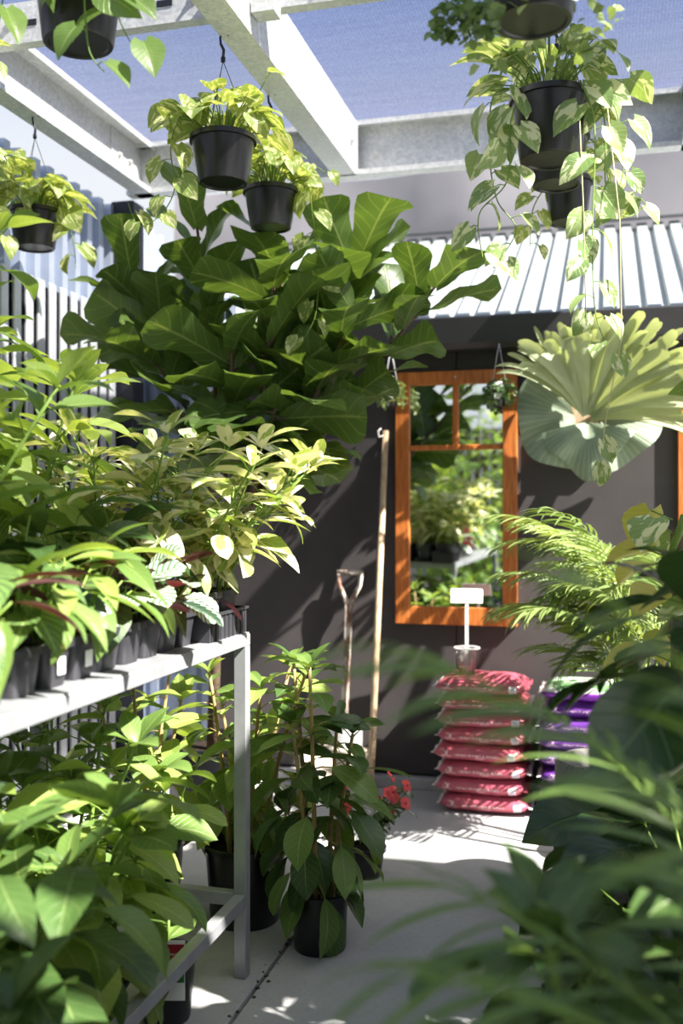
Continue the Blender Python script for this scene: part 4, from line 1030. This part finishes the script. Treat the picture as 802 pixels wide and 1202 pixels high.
# fine palm clump behind the planters
pm = empty('parlour_palm', (.12, 3.82, 0)); tag(pm, 'fine-leaved palm clump with many thin stems behind the concrete planter', 'palm'); zs = add_pot(pm, .12, .14, .26)
rg = random.Random(14)
for k in range(18):
    a = rg.uniform(0, 6.28); s = MB(); p = V((math.cos(a)*.07, math.sin(a)*.07, zs)); hz = rg.uniform(.62, 1.0); e = p + V((math.cos(a)*.05, math.sin(a)*.05, hz-.2))
    s.tube([p, p.lerp(e, .5), e], [.006, .005, .004], 6); s.build('stem', M['stem'], pm)
    for q in range(2): frond(pm, e, rg.uniform(1.3, 4.3) if rg.random() > .45 else math.pi + rg.uniform(-.7, .7), rg.uniform(.6, 1.35), rg.uniform(.38, .55), rg.uniform(.8, 1.6), 17, .17, 'lf_palm_far', rg, False, .003, 'strap', .25)
# climbing golden pothos on a pole
gp = empty('golden_pothos', (.2, 3.02, 0)); tag(gp, 'golden yellow pothos climbing a pole beside the palm clump', 'potted plant'); zs = add_pot(gp, .1, .12, .22)
b = MB(); b.tube([(0, 0, .1), (0, 0, 1.25)], .024, 10); b.build('pole', M['bark'], gp); sb = MB(); rg = random.Random(17); sb.tube([V((math.cos(k*.3*1.0)*.022, math.sin(k*.3)*.022, .19 + 1.1*k/60)) for k in range(61)], .012, 6)
for k in range(44):
    z = .3 + 1.0*k/44; a = k*2.4; p = V((math.cos(a)*.02, math.sin(a)*.02, z)); d = sph(a, .4); q = p + d*rg.uniform(.05, .13); sb.tube([p, q], .0025, 4)
    add_leaf(gp, q, sph(a+rg.gauss(0, .3), rg.uniform(-.9, .0)), rg.uniform(.12, .17), 'heart', 'lf_neon' if rg.random() > .3 else 'lf_pothos_w', rg)
sb.build('stem', M['stem'], gp)
bush('potted_marbled_plant', 'tall marbled-leaf plant rising past the antler fern at right', 'potted plant', None, (.34, 2.52, 0), (.11, .13, .25, 2.0), 3, 1.6, .16, ['ellip', 'broad'], 'lf_pothos_w', (.13, .18), 20, .35, -.5, .5, .07, 401, .008, 'stem', mats2='lf_mid')
bush('potted_rubber_plant', 'tall plant with long dark glossy leaves on the right side', 'potted plant', None, (.29, 1.96, 0), (.12, .14, .26, 2.0), 3, 1.4, .1, ['ellip', 'lance'], 'lf_dark', (.26, .34), 10, .8, -.1, .1, .1, 402, .01, 'stem', bias=(-.05, 0, 0))
rosette('elephant_ear_plant', 'dark broad drooping-leaf plant in front of the concrete planter', 'potted plant', None, (.13, 2.72, 0), (.1, .12, .2, 2.0), 18, .34, .26, 'broad', ['lf_dark', 'lf_dark', 'lf_deep'], (.2, .28), 403, 'pot', (.2, -.7))
rosette('elephant_ear_plant', 'dense dark broad-leaf plant by the path edge amid foliage', 'potted plant', None, (.2, 2.26, 0), (.12, .14, .24, 2.0), 24, .5, .3, 'broad', ['lf_dark', 'lf_deep'], (.2, .27), 404, 'pot', (.3, -.7))
for i, (x, y, h, L) in enumerate([(.08, 1.72, .62, .17), (.30, 1.42, .86, .18), (.62, 1.7, .95, .18), (.06, 1.22, .78, .17), (-.01, 2.07, .42, .15), (.72, 2.4, 1.1, .18), (.18, .92, .86, .16), (.64, 1.2, .95, .17)]):
    bush('potted_leafy_plant', ['low dark bush at the path edge, below the tall glossy-leaved plant', 'dark green bush between the arching palm and the tall glossy-leaved plant', 'tall dark bush beside the tall glossy-leaved plant, away from the path', 'dark green bush at the path edge beside the arching palm', 'lowest dark bush at the path edge, in front of dense broad-leaf plant', 'tallest dark bush, away from the path beside the marbled-leaf plant', 'dark green bush at the foot of the arching palm, path side', 'dark green bush right behind the arching palm, away from the path'][i], 'potted plant', 'dark bushes massed along the path', (x, y, 0), (.09, .11, .2, 2.0), 5, h, .17, ['ellip', 'oblong'], 'lf_deep' if i % 2 else 'lf_dark', (L*.8, L*1.15), 14, .2, -.7, .4, .08, 420+i, .007, mats2='lf_deep')
# foreground palm
fp = empty('potted_palm', (.42, 1.0, 0)); tag(fp, 'arching broad-leaflet palm spreading over the path from dark bushes', 'palm'); zs = add_pot(fp, .1, .12, .22)
rg = random.Random(52)
for (az, el, ln, arch, nl) in [(190, 83, .98, 1.45, 13), (186, 89, 1.22, 1.3, 13), (170, 78, .95, 1.2, 12), (197, 88, 1.15, .85, 12), (140, 78, 1.1, 1.1, 12), (80, 65, .9, 1.2, 12), (20, 60, .9, 1.2, 12)]:
    frond(fp, V((math.cos(math.radians(az))*.03, math.sin(math.radians(az))*.03, zs)), math.radians(az), math.radians(el), ln, arch, nl, .19, 'lf_palm', rg, True, .007, 'strap', .35, 0, .5)
print('LEAVES', NLEAF[0], 'OBJECTS', len(bpy.data.objects))
